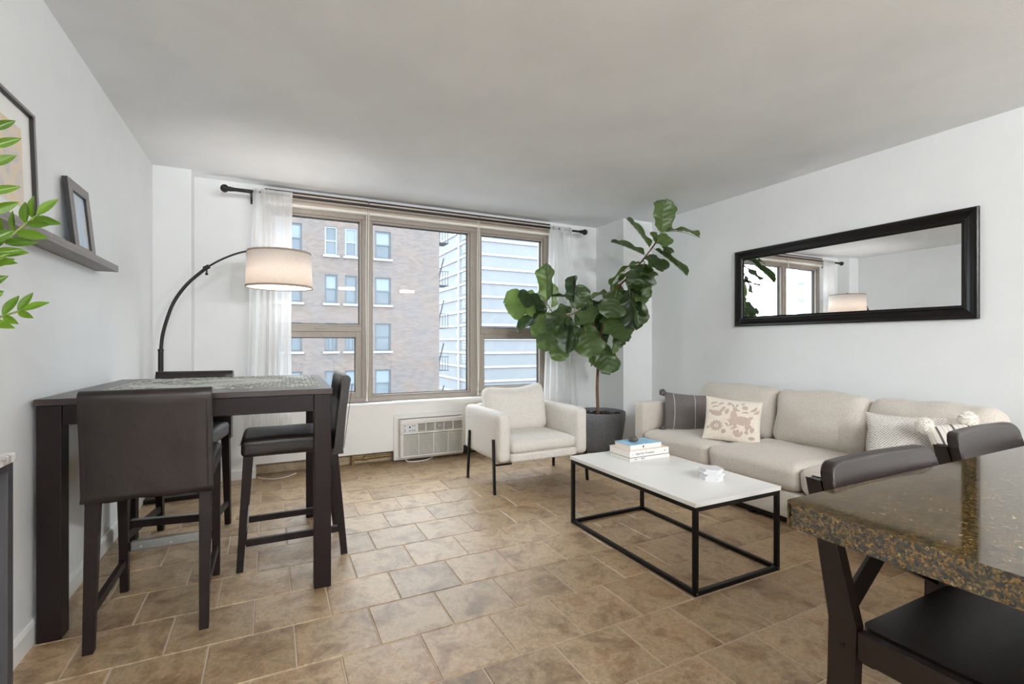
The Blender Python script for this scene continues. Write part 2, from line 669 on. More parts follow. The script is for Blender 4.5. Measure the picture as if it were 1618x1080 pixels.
# ------------------------------------------------------------------ buildings across the street
def brick_mat():
    m, nt, b = nmat('far_brick')
    tc = nt.nodes.new('ShaderNodeTexCoord')
    mp = nt.nodes.new('ShaderNodeMapping')
    mp.inputs['Rotation'].default_value = (PI / 2, 0, 0)
    nt.links.new(tc.outputs['Object'], mp.inputs['Vector'])
    br = N(nt, 'ShaderNodeTexBrick', Scale=1.0)
    br.inputs['Brick Width'].default_value = 0.30
    br.inputs['Row Height'].default_value = 0.115
    br.inputs['Mortar Size'].default_value = 0.010
    br.inputs['Color1'].default_value = lin((77, 69, 66))
    br.inputs['Color2'].default_value = lin((96, 88, 85))
    br.inputs['Mortar'].default_value = lin((102, 99, 99))
    nt.links.new(mp.outputs['Vector'], br.inputs['Vector'])
    nz = N(nt, 'ShaderNodeTexNoise', Scale=0.5, Detail=9.0, Roughness=0.7)
    nt.links.new(tc.outputs['Object'], nz.inputs['Vector'])
    rp = ramp(nt, [(0.38, lin((82, 85, 90))), (0.66, lin((104, 90, 80)))])
    nt.links.new(nz.outputs['Fac'], rp.inputs['Fac'])
    mx = nt.nodes.new('ShaderNodeMixRGB')
    mx.inputs['Fac'].default_value = 0.42
    nt.links.new(br.outputs['Color'], mx.inputs['Color1'])
    nt.links.new(rp.outputs['Color'], mx.inputs['Color2'])
    nt.links.new(mx.outputs['Color'], b.inputs['Base Color'])
    b.inputs['Roughness'].default_value = 0.95


brick_mat()
M('stone_sill', (120, 124, 130), 0.8)
M('far_frame_grey', (62, 72, 80), 0.6)
M('far_frame_white', (110, 118, 124), 0.6)
M('far_pane', (66, 77, 86), 0.35, var=0.2, scale=0.6)
M('far_blind', (98, 109, 117), 0.8, var=0.06, scale=2.0)
M('fire_iron', (52, 58, 64), 0.7)
M('asphalt', (120, 120, 122), 0.9, var=0.15, scale=2.0)
tag(MB().box(-120, 160, 5.6, 180, -14.2, -14.0).build('street_ground', MATS['asphalt']), 'grey street ground far below the window', 'ground', kind='structure')

BY = 32.0
bb = thing('brick_building', 'weathered red brick building with sash windows across the street', 'building', (0, BY, -14))
bw = MB()
BXR = atY(694, 540, BY).x
# the facade, with window openings cut out: columns x rows grid
cols = []
for (ua, ub) in ((436, 448), (457.5, 477), (513, 533), (545, 564), (592.5, 617.5)):
    cols.append((atY(ua, 540, BY).x, atY(ub, 540, BY).x))
rows = []
for k in range(-3, 3):
    zs = 1.2 + (554 - 540) * -1 / F_PX * 31.6 + 2.99 * k
    rows.append((zs, zs + 1.78))
BX0, BZ1 = -17.0, 25.5
xs = [BX0] + [x for c in cols for x in c] + [BXR]
zs_ = [0.0] + [z + 14 for r in rows for z in r] + [BZ1]
for i in range(len(xs) - 1):
    for j in range(len(zs_) - 1):
        if i % 2 == 1 and j % 2 == 1:
            continue
        bw.box(xs[i], xs[i + 1], 0, 0.4, zs_[j], zs_[j + 1])
bw.box(BX0, BXR, 0.4, 13.5, 0, BZ1)
bw.build('wall', MATS['far_brick'], bb)
MB().box(BX0 - 0.1, BXR + 0.1, -0.15, 13.6, BZ1, BZ1 + 0.35).build('parapet_cap', MATS['stone_sill'], bb)
for ci, (x0, x1) in enumerate(cols):
    for ri, (z0, z1) in enumerate(rows):
        a, b_ = z0 + 14, z1 + 14
        white = ri == 5 and ci in (2, 3)
        fm = MATS['far_frame_white'] if white else MATS['far_frame_grey']
        w = 0.09
        f = MB().box(x0, x0 + w, 0.06, 0.2, a, b_).box(x1 - w, x1, 0.06, 0.2, a, b_)
        f.box(x0 + w, x1 - w, 0.06, 0.2, a, a + w).box(x0 + w, x1 - w, 0.06, 0.2, b_ - w, b_)
        mid = (a + b_) / 2
        f.box(x0 + w, x1 - w, 0.08, 0.18, mid - 0.04, mid + 0.04)
        if ri == 3 and ci in (2, 3):
            for k in (1, 2):
                xm = x0 + (x1 - x0) * k / 3
                f.box(xm - 0.02, xm + 0.02, 0.1, 0.16, a + w, b_ - w)
        wo = f.build('window', fm, bb)
        MB().box(x0 + w, x1 - w, 0.13, 0.15, a + w, mid - 0.04).build('pane', MATS['far_pane'], wo)
        up = MATS['far_blind'] if (ri + ci) % 3 != 1 else MATS['far_pane']
        MB().box(x0 + w, x1 - w, 0.11, 0.13, mid + 0.04, b_ - w).build('pane', up, wo)
        MB().box(x0 - 0.12, x1 + 0.12, -0.12, 0.06, a - 0.14, a).build('sill', MATS['stone_sill'], bb)
for k in range(-2, 4):           # iron fire escape landings past the building's corner
    zz = 14 + 1.2 + (540 - 443 + 0.0) / F_PX * 31.6 + 2.99 * (k - 1)
    q = MB().box(BXR, BXR + 0.9, 0.6, 1.8, zz - 0.05, zz)
    for t in range(5):
        q.box(BXR + 0.02 + 0.2 * t, BXR + 0.05 + 0.2 * t, 0.6, 0.63, zz, zz + 0.95)
    q.box(BXR, BXR + 0.9, 0.6, 0.63, zz + 0.93, zz + 0.97)
    q.hexa([(BXR + 0.05, 0.7, zz), (BXR + 0.12, 0.7, zz), (BXR + 0.12, 0.8, zz), (BXR + 0.05, 0.8, zz)],
           [(BXR + 0.55, 0.7, zz + 1.9), (BXR + 0.62, 0.7, zz + 1.9), (BXR + 0.62, 0.8, zz + 1.9), (BXR + 0.55, 0.8, zz + 1.9)])
    q.build('fire_escape', MATS['fire_iron'], bb)

M('tower_brick', (108, 113, 118), 0.9, var=0.05, scale=0.4)
M('tower_band', (146, 150, 154), 0.8)
TXc, TYc = 34.9, 87.0
tw = thing('apartment_tower', 'pale grey apartment tower ringed by white floor bands', 'building', (TXc, TYc, -14))
TH = 62.0
MB().box(0, 46, 0, 26, 0, TH).build('wall', MATS['tower_brick'], tw)
for k in range(21):
    z = 2.75 * k + 2.05
    MB().box(-0.25, 46, -0.25, 0.05, z - 0.2, z + 0.2).build('floor_band', MATS['tower_band'], tw)
    MB().box(-0.25, 0.05, 0.05, 26, z - 0.2, z + 0.2).build('floor_band', MATS['tower_band'], tw)
    if 3 <= k <= 17:
        f = MB()
        for t in range(4):
            y = 2.0 + t * 1.1
            f.box(-0.16, 0.02, y, y + 0.14, z + 0.75, z + 2.3)
        for zz in (0.75, 1.5, 2.2):
            f.box(-0.16, 0.02, 2.0, 5.44, z + zz, z + zz + 0.14)
        wo = f.build('window', MATS['tower_band'], tw)
        MB().box(-0.09, -0.05, 2.05, 5.4, z + 0.8, z + 2.25).build('pane', MATS['far_pane'], wo)
        MB().box(-0.06, 0.0, 8.0, 8.9, z + 0.9, z + 2.0).build('pane', MATS['far_pane'], tw)
for y in (1.0, 6.6):
    MB().box(-0.45, 0.05, y, y + 0.5, 0, TH).build('pier', MATS['tower_band'], tw)
MB().box(-0.3, 0.4, -0.3, 0.4, 0, TH).build('pier', MATS['tower_band'], tw)

M('siding_green', (150, 168, 164), 0.8, var=0.04, scale=0.5)
M('siding_joint', (120, 140, 138), 0.8)
sb = thing('tiled_building', 'pale green tiled building seen through the window only in the mirror', 'building', (-42, 10.0, -14))
MB().box(0, 19.0, 0, 10.2, 0, 38).build('wall', MATS['siding_green'], sb)
for k in range(22):
    MB().box(-0.02, 19.05, -0.04, 10.24, 8 + 1.1 * k, 8.07 + 1.1 * k).build('joint', MATS['siding_joint'], sb)

# ------------------------------------------------------------------ ceiling lights of the kitchen end
M('lamp_metal', (210, 208, 204), 0.35, 0.6)
m, nt, b = nmat('lit_tube')
b.inputs['Base Color'].default_value = (0.9, 0.9, 0.9, 1)
b.inputs['Emission Color'].default_value = (0.95, 0.98, 1.0, 1)
b.inputs['Emission Strength'].default_value = KITCHEN_W / (PI * 2 * PI * 0.03 * 0.36)
for (lx, ly, lab) in ((0.2, -2.5, 'white linear ceiling light in the kitchen nearest the long white wall'), (1.7, -2.5, 'white linear ceiling light in the middle of the kitchen'), (3.2, -2.5, 'white linear ceiling light in the kitchen on the sofa side')):
    c = thing('ceiling_light', lab, 'ceiling light', (lx, ly, ZC), 0, 'kitchen ceiling lights')
    MB().box(-0.22, 0.22, -0.03, 0.03, -0.03, 0.0).build('channel', MATS['lamp_metal'], c, 0.003)
    for x in (-0.197, 0.197):
        MB().box(x - 0.012, x + 0.012, -0.02, 0.02, -0.145, -0.0305).build('lamp_holder', MATS['lamp_metal'], c, 0.002)
    MB().tube([(-0.182, 0, -0.11), (0.182, 0, -0.11)], 0.03, 16).build('tube_lamp', MATS['lit_tube'], c)

# ------------------------------------------------------------------ blinds, rod, curtains
M('blind_box_beige', (184, 172, 158), 0.5, var=0.04, scale=12.0)
M('blind_white', (232, 228, 220), 0.6)
for (x0, x1, cord, lab) in ((-0.045, 0.872, True, 'beige rolled-up blind cassette over the window pane behind the lamp'),
                            (0.878, 2.055, True, 'long beige rolled-up blind cassette over the middle pane'),
                            (2.061, 2.965, False, 'beige rolled-up blind cassette over the pane by the potted tree')):
    t = thing('roller_blind', lab, 'blind', (x0, 4.985, 2.47))
    w = x1 - x0
    MB().box(0, w, -0.055, 0, 0.012, 0.108).build('cassette', MATS['blind_box_beige'], t, 0.004)
    MB().box(0, w, -0.058, -0.002, 0.112, 0.122).build('top_strip', MATS['gasket'], t)
    MB().box(0, w, -0.06, -0.004, -0.012, 0.012).build('bottom_rail', MATS['blind_white'], t, 0.004)
    if cord:
        zl = 0.61 - 2.47
        xx = w - 0.02
        MB().tube(bez([(xx, -0.065, 0.06), (xx - 0.008, -0.066, -0.7), (xx + 0.004, -0.067, zl + 0.02)], 12), 0.0035, 6).build('cord', MATS['blind_white'], t)
        MB().tube(bez([(xx + 0.02, -0.065, 0.06), (xx + 0.012, -0.066, -0.9), (xx + 0.012, -0.067, zl + 0.3), (xx - 0.004, -0.068, zl + 0.04)], 15), 0.0035, 6).build('cord', MATS['blind_white'], t)
        MB().lathe([(0.0, 0.03), (0.005, 0.028), (0.009, 0.0), (0.0, -0.004)], (xx, -0.068, zl + 0.01), 10).build('cord_tassel', MATS['blind_white'], t)

M('rod_black', (30, 28, 28), 0.4, 0.4)
RY = 4.80
pL, pR = atY(355, 297, RY), atY(924, 367, RY)
RZ = (pL.z + pR.z) / 2
rod = thing('curtain_rod', 'long black curtain rod with ball finials above the window', 'curtain rod', (pL.x, RY, RZ))
RW = pR.x - pL.x
MB().tube([(0.02, 0, 0), (0.46, 0, 0)], 0.016, 14).build('rod_sleeve', MATS['rod_black'], rod)
MB().tube([(0.46, 0, 0), (RW - 0.02, 0, 0)], 0.0125, 14).build('rod', MATS['rod_black'], rod)
for x, s in ((0, 1), (RW, -1)):
    f = MB().ball((x, 0, 0), 0.034).tube([(x + s * 0.03, 0, 0), (x + s * 0.05, 0, 0)], 0.021, 14).tube([(x + s * 0.055, 0, 0), (x + s * 0.065, 0, 0)], 0.019, 14)
    f.build('finial', MATS['rod_black'], rod)
for x in (0.20, RW - 0.20):
    MB().box(x - 0.008, x + 0.008, 0.0, 0.2, -0.03, -0.016).box(x - 0.012, x + 0.012, 0.19, 0.2, -0.06, 0.03).build('bracket', MATS['rod_black'], rod)


def sheer_mat():
    m, nt, b = nmat('sheer_voile')
    nt.nodes.remove(b)
    out = nt.nodes['Material Output']
    df = N(nt, 'ShaderNodeBsdfDiffuse')
    df.inputs['Color'].default_value = (0.93, 0.935, 0.94, 1)
    tl = N(nt, 'ShaderNodeBsdfTranslucent')
    tl.inputs['Color'].default_value = (0.93, 0.935, 0.94, 1)
    tr = N(nt, 'ShaderNodeBsdfTransparent')
    m1 = N(nt, 'ShaderNodeMixShader')
    m1.inputs[0].default_value = 0.5
    nt.links.new(df.outputs[0], m1.inputs[1])
    nt.links.new(tl.outputs[0], m1.inputs[2])
    tc = nt.nodes.new('ShaderNodeTexCoord')
    wv = N(nt, 'ShaderNodeTexNoise', Scale=400.0, Detail=1.0)
    nt.links.new(tc.outputs['Object'], wv.inputs['Vector'])
    mr = N(nt, 'ShaderNodeMapRange')
    mr.inputs['To Min'].default_value = 0.55
    mr.inputs['To Max'].default_value = 0.75
    nt.links.new(wv.outputs['Fac'], mr.inputs['Value'])
    m2 = N(nt, 'ShaderNodeMixShader')
    nt.links.new(mr.outputs['Result'], m2.inputs[0])
    nt.links.new(tr.outputs[0], m2.inputs[1])
    nt.links.new(m1.outputs[0], m2.inputs[2])
    nt.links.new(m2.outputs[0], out.inputs['Surface'])


sheer_mat()


def curtain(x0t, x1t, x0b, x1b, zb, n_pl, seed, label):
    c = thing('sheer_curtain', label, 'curtain', (x0b, RY, zb), 0, 'sheer curtains on the rod')
    H_ = RZ + 0.03 - zb

    def surf(u, v):
        k = v ** 0.8
        xa, xb = x0b + (x0t - x0b) * k, x1b + (x1t - x1b) * k
        ph = u * n_pl * 2 * PI + 0.9 * math.sin(u * 9 + seed)
        amp = 0.030 * (1 - 0.35 * v) * (0.6 + 0.4 * math.sin(u * 5.1 + seed))
        y = amp * math.sin(ph) + 0.012 * noise.noise(Vector((u * 6, v * 2.2, seed)))
        x = xa + (xb - xa) * (u + 0.018 * math.sin(ph * 2)) + 0.012 * noise.noise(Vector((u * 3, v * 3, seed + 4)))
        return (x - x0b, y - 0.0, H_ * v)
    MB().grid(surf, 90, 36).build('cloth', MATS['sheer_voile'], c)

    def hem(u, v):
        p = surf(u, 0.975 + 0.025 * v)
        return (p[0], p[1] * 0.5 - 0.02, p[2] + 0.0)
    MB().grid(hem, 90, 2).build('heading', MATS['sheer_voile'], c)
    return c


def X4(u):
    return atY(u, 540, RY).x


curtain(X4(399), X4(462), X4(383), X4(461), 0.27, 7, 1.3, 'white sheer curtain gathered beside the arc lamp')
curtain(X4(869), X4(902), X4(857), X4(913), 0.30, 5, 5.1, 'white sheer curtain gathered beside the potted tree')

# ------------------------------------------------------------------ air conditioner and bits in the recess
M('ac_white', (228, 226, 222), 0.45, var=0.015, scale=10.0)
M('ac_panel', (222, 226, 232), 0.4)
M('ac_dark', (92, 86, 82), 0.7)
M('ac_slat', (230, 227, 223), 0.5)
ac = thing('air_conditioner', 'white through-wall air conditioner with louvred front below the window', 'air conditioner', (1.1, PF, 0.02))
fr = MB().box(0, 0.73, -0.012, 0.02, 0.0, 0.03).box(0, 0.73, -0.012, 0.02, 0.41, 0.452).box(0, 0.05, -0.012, 0.02, 0.03, 0.41).box(0.715, 0.73, -0.012, 0.02, 0.03, 0.41)
fr.build('surround', MATS['ac_white'], ac, 0.003)
bx = MB()
# front shell with two openings
bx.box(0.052, 0.714, -0.075, 0.0, 0.36, 0.0 + 0.405 + 0.0).box(0.052, 0.714, -0.075, 0.0, 0.26, 0.28)
bx.box(0.052, 0.714, -0.075, 0.0, 0.028, 0.05).box(0.052, 0.082, -0.075, 0.0, 0.05, 0.36).box(0.700, 0.714, -0.075, 0.0, 0.05, 0.36)
bx.box(0.205, 0.228, -0.075, 0.0, 0.28, 0.36)
bx.build('front_shell', MATS['ac_white'], ac, 0.006)
MB().box(0.082, 0.205, -0.078, -0.01, 0.28, 0.36).build('control_panel', MATS['ac_panel'], ac, 0.003)
for (x, z) in ((0.095, 0.345), (0.143, 0.332), (0.175, 0.344), (0.192, 0.344), (0.095, 0.31), (0.095, 0.292), (0.143, 0.295), (0.17, 0.298), (0.19, 0.298)):
    s = 0.008 if (x, z) == (0.143, 0.332) else 0.0045
    MB().box(x - s, x + s, -0.081, -0.077, z - s, z + s).build('button', MATS['ac_dark'], ac)
MB().box(0.082, 0.70, -0.035, -0.03, 0.05, 0.26).build('intake_back', MATS['ac_dark'], ac)
MB().box(0.228, 0.70, -0.035, -0.03, 0.28, 0.36).build('outlet_back', MATS['ac_dark'], ac)
slat = None
for k in range(15):
    if slat is None:
        slat = MB().hexa([(0.082, -0.072, 0), (0.70, -0.072, 0), (0.70, -0.04, 0.006), (0.082, -0.04, 0.006)],
                         [(0.082, -0.072, 0.0055), (0.70, -0.072, 0.0055), (0.70, -0.04, 0.0115), (0.082, -0.04, 0.0115)]).mesh('slat', MATS['ac_slat'])
    o = bpy.data.objects.new('slat', slat)
    COL.objects.link(o)
    o.parent = ac
    o.location = (0, 0, 0.056 + k * 0.0134)
for x in (0.235, 0.39, 0.545):
    MB().box(x - 0.004, x + 0.004, -0.074, -0.04, 0.05, 0.26).build('grille_rib', MATS['ac_slat'], ac)
for k in range(7):
    MB().box(0.228, 0.70, -0.068, -0.045, 0.284 + k * 0.0108, 0.2875 + k * 0.0108).build('vane', MATS['ac_slat'], ac)
for x in (0.31, 0.405, 0.50, 0.60):
    MB().box(x - 0.0045, x + 0.0045, -0.074, -0.045, 0.28, 0.36).build('vent_rib', MATS['ac_white'], ac)
MB().box(0.44, 0.475, -0.078, -0.06, 0.318, 0.326).build('vane_tab', MATS['ac_white'], ac, 0.002)
cb = MB().tube(bez([(1.21, 4.82, 0.03), (1.23, 4.80, 0.008), (1.30, 4.77, 0.006), (1.42, 4.79, 0.006), (1.50, 4.86, 0.008)], 24), 0.006, 8)
tag(cb.build('power_cord', T), 'white power cord looping on the floor under the air conditioner', 'cord')
M('old_pipe', (150, 122, 78), 0.6, 0.3, var=0.3, scale=30.0)
pp = thing('heating_pipe', 'rusty old heating pipe with valve in the gap under the panel', 'pipe', (0.72, 4.93, 0))
MB().tube([(0.0, 0, 0.055), (0.36, 0, 0.06)], 0.013, 10).build('pipe', MATS['old_pipe'], pp)
MB().tube([(0.0, 0, 0.0), (0.0, 0, 0.12)], 0.016, 10).build('riser', MATS['old_pipe'], pp)
MB().ball((0.12, 0, 0.057), 0.024).build('valve', MATS['old_pipe'], pp)
M('box_dark', (38, 36, 36), 0.6)
ob = MB().box(1.84, 1.95, 4.9, 4.95, 0.02, 0.10)
tag(ob.build('junction_box', MATS['box_dark'], None, 0.004), 'small black junction box in the gap beside the air conditioner', 'electrical box')
cbl = MB().tube(bez([(-0.10, 4.84, 0.004), (-0.06, 4.78, 0.004), (0.02, 4.72, 0.004), (0.10, 4.73, 0.004), (0.17, 4.79, 0.004), (0.21, 4.84, 0.004)], 25), 0.004, 6)
tag(cbl.build('loose_cable', T), 'thin white loose cable lying on the tiles under the curtain', 'cable')

# ------------------------------------------------------------------ bar table with puzzle
M('dark_wood', (24, 15, 14), 0.42, spec=0.22, var=0.25, scale=14.0, stretch=(1, 1, 8), bump=0.05, bscale=80)
M('dark_wood_top', (44, 35, 33), 0.30, var=0.18, scale=10.0, stretch=(1, 9, 1), bump=0.04, bscale=60)
DW = MATS['dark_wood']
TH_ = math.radians(-1.6)
tb = thing('bar_table', 'tall square dark brown bar table against the white wall', 'table', (-0.838, 2.556, 0), TH_)
TWD, TDP, TZ = 1.112, 1.14, 0.972
MB().box(0, TWD, 0, TDP, TZ - 0.026, TZ).build('tabletop', MATS['dark_wood_top'], tb, 0.002)
L_ = 0.078
for (x, y) in ((0.006, 0.006), (TWD - L_ - 0.006, 0.006), (0.006, TDP - L_ - 0.006), (TWD - L_ - 0.006, TDP - L_ - 0.006)):
    MB().box(x, x + L_, y, y + L_, 0, TZ - 0.0265).build('leg', DW, tb, 0.003)
za, zb = TZ - 0.108, TZ - 0.0268
for y in (0.012, TDP - 0.034):
    MB().box(L_ + 0.007, TWD - L_ - 0.007, y, y + 0.022, za, zb).build('apron', DW, tb, 0.002)
for x in (0.012, TWD - 0.034):
    MB().box(x, x + 0.022, L_ + 0.007, TDP - L_ - 0.007, za, zb).build('apron', DW, tb, 0.002)

m, nt, b = nmat('puzzle_print')
tc = nt.nodes.new('ShaderNodeTexCoord')
vo = N(nt, 'ShaderNodeTexNoise', Scale=16.0, Detail=8.0, Roughness=0.8)
nt.links.new(tc.outputs['Object'], vo.inputs['Vector'])
rp = ramp(nt, [(0.34, lin((70, 66, 60))), (0.43, lin((200, 200, 198))), (0.50, lin((156, 164, 142))), (0.57, lin((214, 213, 211))), (0.66, lin((128, 100, 88)))])
nt.links.new(vo.outputs['Fac'], rp.inputs['Fac'])
nt.links.new(rp.outputs['Color'], b.inputs['Base Color'])
b.inputs['Roughness'].default_value = 0.35
pz = thing('jigsaw_puzzle', 'half-finished pale jigsaw puzzle spread over the bar table top', 'puzzle', (-0.838, 2.556, TZ), TH_)
asm, loose = MB(), MB()
cs = 0.021
for i in range(3, 52):
    for j in range(4, 52):
        x, y = i * cs, j * cs
        if x > TWD - 0.06 or y > TDP - 0.06:
            continue
        e = min((x - 0.10) / 0.12, (TWD - 0.05 - x) / 0.10, (y - 0.12) / 0.16, (TDP - 0.04 - y) / 0.12)
        k = noise.noise(Vector((x * 4.5, y * 4.5, 2.2)))
        h = random.random()
        if k > 0.06 + 0.16 * random.random() and e > 0.4 + 0.5 * random.random():
            d = 0.0006
            asm.box(x + d, x + cs - d, y + d, y + cs - d, 0.0003, 0.0024)
        elif e > 0.05 and h < 0.42:
            a = random.random() * PI
            cx, cy = x + cs / 2, y + cs / 2
            r1 = cs * 0.47
            pts = []
            for q in range(8):
                rr = r1 * (1.0 if q % 2 else 0.74)
                pts.append((cx + rr * math.cos(a + q * PI / 4), cy + rr * math.sin(a + q * PI / 4)))
            loose.prism(pts, 'z', 0.0003, 0.0026)
asm.build('assembled_section', MATS['puzzle_print'], pz)['kind'] = 'stuff'
loose.build('loose_pieces', MATS['puzzle_print'], pz)['kind'] = 'stuff'

# ------------------------------------------------------------------ leather bar stools
m, nt, b = nmat('brown_leather')
tc = nt.nodes.new('ShaderNodeTexCoord')
n1 = N(nt, 'ShaderNodeTexNoise', Scale=5.0, Detail=5.0)
n2 = N(nt, 'ShaderNodeTexVoronoi', Scale=380.0)
n3 = N(nt, 'ShaderNodeTexNoise', Scale=14.0, Detail=4.0, Distortion=1.0)
for n_ in (n1, n2, n3):
    nt.links.new(tc.outputs['Object'], n_.inputs['Vector'])
rp = ramp(nt, [(0.3, lin((28, 22, 20))), (0.7, lin((42, 34, 32)))])
nt.links.new(n1.outputs['Fac'], rp.inputs['Fac'])
nt.links.new(rp.outputs['Color'], b.inputs['Base Color'])
b.inputs['Roughness'].default_value = 0.40
b.inputs['Specular IOR Level'].default_value = 0.4
ad = N(nt, 'ShaderNodeMath', operation='MULTIPLY_ADD')
ad.inputs[1].default_value = 6.0
nt.links.new(n3.outputs['Fac'], ad.inputs[0])
nt.links.new(n2.outputs['Distance'], ad.inputs[2])
add_bump(nt, b, ad.outputs[0], 0.18, 0.002)
M('brushed_steel', (150, 154, 154), 0.35, 0.85, var=0.08, scale=60.0)
LE = MATS['brown_leather']


def leather_stool(label, loc, rz):
    t = thing('bar_stool', label, 'bar stool', loc, rz, None)
    w = 0.215
    # seat: padded top over a skirt
    MB().rbox(0, 0.025, 0.643, 2 * w, 0.45, 0.094, 0.026, 12, (0.0, 0.0, 0.012), 0.003, 6, loc[0]).build('seat', LE, t)
    sk = MB().tube([(-w + 0.01, 0.252, 0.662), (w - 0.01, 0.252, 0.662)], 0.0022, 6)
    for s in (-1, 1):
        sk.tube([(s * (w - 0.0), -0.18, 0.662), (s * (w - 0.0), 0.24, 0.662)], 0.0022, 6)
    sk.build('seam', LE, t)

    # backrest: leaning slab with rolled top and a slightly flared loose cover
    def back(u, v):
        a = 2 * PI * v
        return None
    bk = MB()
    nz_, nx = 16, 14
    prof = []
    zb0, zt = 0.572, 1.012
    for k in range(nz_ + 1):
        f = k / nz_
        z = zb0 + (zt - 0.03 - zb0) * f
        yc = -0.228 - 0.045 * f
        prof.append((yc - 0.031 + 0.004 * math.sin(f * 3), z))
    yc = -0.273
    for k in range(1, 8):
        a = PI - PI * k / 8
        prof.append((yc + 0.031 * math.cos(a), zt - 0.03 + 0.03 * math.sin(a)))
    for k in range(nz_, -1, -1):
        f = k / nz_
        z = zb0 + (zt - 0.03 - zb0) * f
        yc = -0.228 - 0.045 * f
        prof.append((yc + 0.031, z))
    m_ = len(prof)
    vs_, fs_ = [], []
    for i in range(nx + 1):
        s = -1 + 2 * i / nx
        for (y, z) in prof:
            fl = 1.0 + 0.015 * (zt - z) * (1 if abs(s) > .9 else 0)
            ed = 0.008 * max(0, abs(s) - 0.85) / 0.15
            yy = y + (ed if y < -0.25 - 0.02 * (z - zb0) else -ed) * (1 if z > zb0 else 0)
            wr = 0.0035 * noise.noise(Vector((s * 2.2 + loc[1], z * 7, y * 3))) + 0.003 * noise.noise(Vector((s * 6, z * 14 + loc[0], y)))
            zz = z + (0.006 * noise.noise(Vector((s * 4, loc[0], 1))) if z <= zb0 + 1e-6 else 0)
            vs_.append((s * w * fl * 1.01, yy + wr, zz))
    for i in range(nx):
        for k in range(m_):
            fs_.append((i * m_ + k, i * m_ + (k + 1) % m_, (i + 1) * m_ + (k + 1) % m_, (i + 1) * m_ + k))
    bk.add(vs_, fs_, True)
    bk.add([vs_[k] for k in range(m_)], [tuple(range(m_))])
    bk.add([vs_[nx * m_ + k] for k in range(m_)], [tuple(reversed(range(m_)))])
    bk.build('backrest', LE, t)
    for s in (-1, 1):
        pts = [(s * (w - 0.012), -0.262 - 0.045 * q / 8, 0.60 + 0.36 * q / 8) for q in range(9)]
        MB().tube(pts, 0.0016, 5).build('stitching', LE, t)

    def leg(x, yt, yb, zt_, tt, bt, name='leg', xb=None):
        xb = x if xb is None else xb
        lo = [(xb - bt, yb - bt, 0), (xb + bt, yb - bt, 0), (xb + bt, yb + bt, 0), (xb - bt, yb + bt, 0)]
        hi = [(x - tt, yt - tt, zt_), (x + tt, yt - tt, zt_), (x + tt, yt + tt, zt_), (x - tt, yt + tt, zt_)]
        MB().hexa(lo, hi).build(name, DW, t, 0.002)
    fx = w - 0.026
    for s in (-1, 1):
        leg(s * fx, 0.218, 0.255, 0.60, 0.021, 0.016)
        leg(s * fx, -0.205, -0.265, 0.60, 0.023, 0.017)
    zf = 0.215
    MB().box(-fx + 0.018, fx - 0.018, 0.228, 0.25, zf - 0.018, zf + 0.022).build('footrest', DW, t, 0.002)
    pl_ = MB().box(-fx + 0.03, fx - 0.03, 0.223, 0.2275, zf - 0.016, zf + 0.024).box(-fx + 0.03, fx - 0.03, 0.223, 0.252, zf + 0.0222, zf + 0.0262)
    po_ = pl_.build('footrest_plate', MATS['brushed_steel'], t, 0.001)
    for x in (-0.12, 0.0, 0.12):
        MB().tube([(x, 0.221, zf), (x, 0.2235, zf)], 0.004, 8).build('screw', MATS['lamp_metal'], po_)
    for s in (-1, 1):
        z1, z2 = 0.145, 0.145
        MB().box(s * fx - 0.011, s * fx + 0.011, -0.232, 0.226, z1 - 0.018, z1 + 0.018).build('side_stretcher', DW, t, 0.002)
    return t


leather_stool('brown leather bar stool with its back to the kitchen, pushed up to the bar table', (-0.438, 2.668, 0), 0.0)
leather_stool('brown leather bar stool at the side of the bar table facing the white wall', (0.112, 3.09, 0), PI / 2)
leather_stool('brown leather bar stool at the window side of the bar table, near the arc lamp', (-0.478, 3.475, 0), math.radians(171))

# ------------------------------------------------------------------ arc floor lamp
M('lamp_bronze', (38, 34, 33), 0.35, 0.6)


def linen_shade():
    m, nt, b = nmat('linen_shade')
    out = nt.nodes['Material Output']
    tc = nt.nodes.new('ShaderNodeTexCoord')
    mp = nt.nodes.new('ShaderNodeMapping')
    mp.inputs['Scale'].default_value = (1, 1, 3.0)
    nt.links.new(tc.outputs['Object'], mp.inputs['Vector'])
    nz = N(nt, 'ShaderNodeTexNoise', Scale=110.0, Detail=3.0)
    nt.links.new(mp.outputs['Vector'], nz.inputs['Vector'])
    rp = ramp(nt, [(0.3, lin((222, 212, 204))), (0.7, lin((242, 236, 230)))])
    nt.links.new(nz.outputs['Fac'], rp.inputs['Fac'])
    nt.links.new(rp.outputs['Color'], b.inputs['Base Color'])
    b.inputs['Roughness'].default_value = 0.9
    tl = N(nt, 'ShaderNodeBsdfTranslucent')
    nt.links.new(rp.outputs['Color'], tl.inputs['Color'])
    mx = nt.nodes.new('ShaderNodeMixShader')
    mx.inputs[0].default_value = 0.35
    nt.links.new(b.outputs[0], mx.inputs[1])
    nt.links.new(tl.outputs[0], mx.inputs[2])
    nt.links.new(mx.outputs[0], out.inputs['Surface'])
    m2, nt2, b2 = nmat('lamp_diffuser')
    b2.inputs['Base Color'].default_value = (0.9, 0.88, 0.84, 1)
    b2.inputs['Emission Color'].default_value = (1.0, 0.93, 0.84, 1)
    b2.inputs['Emission Strength'].default_value = 1.4


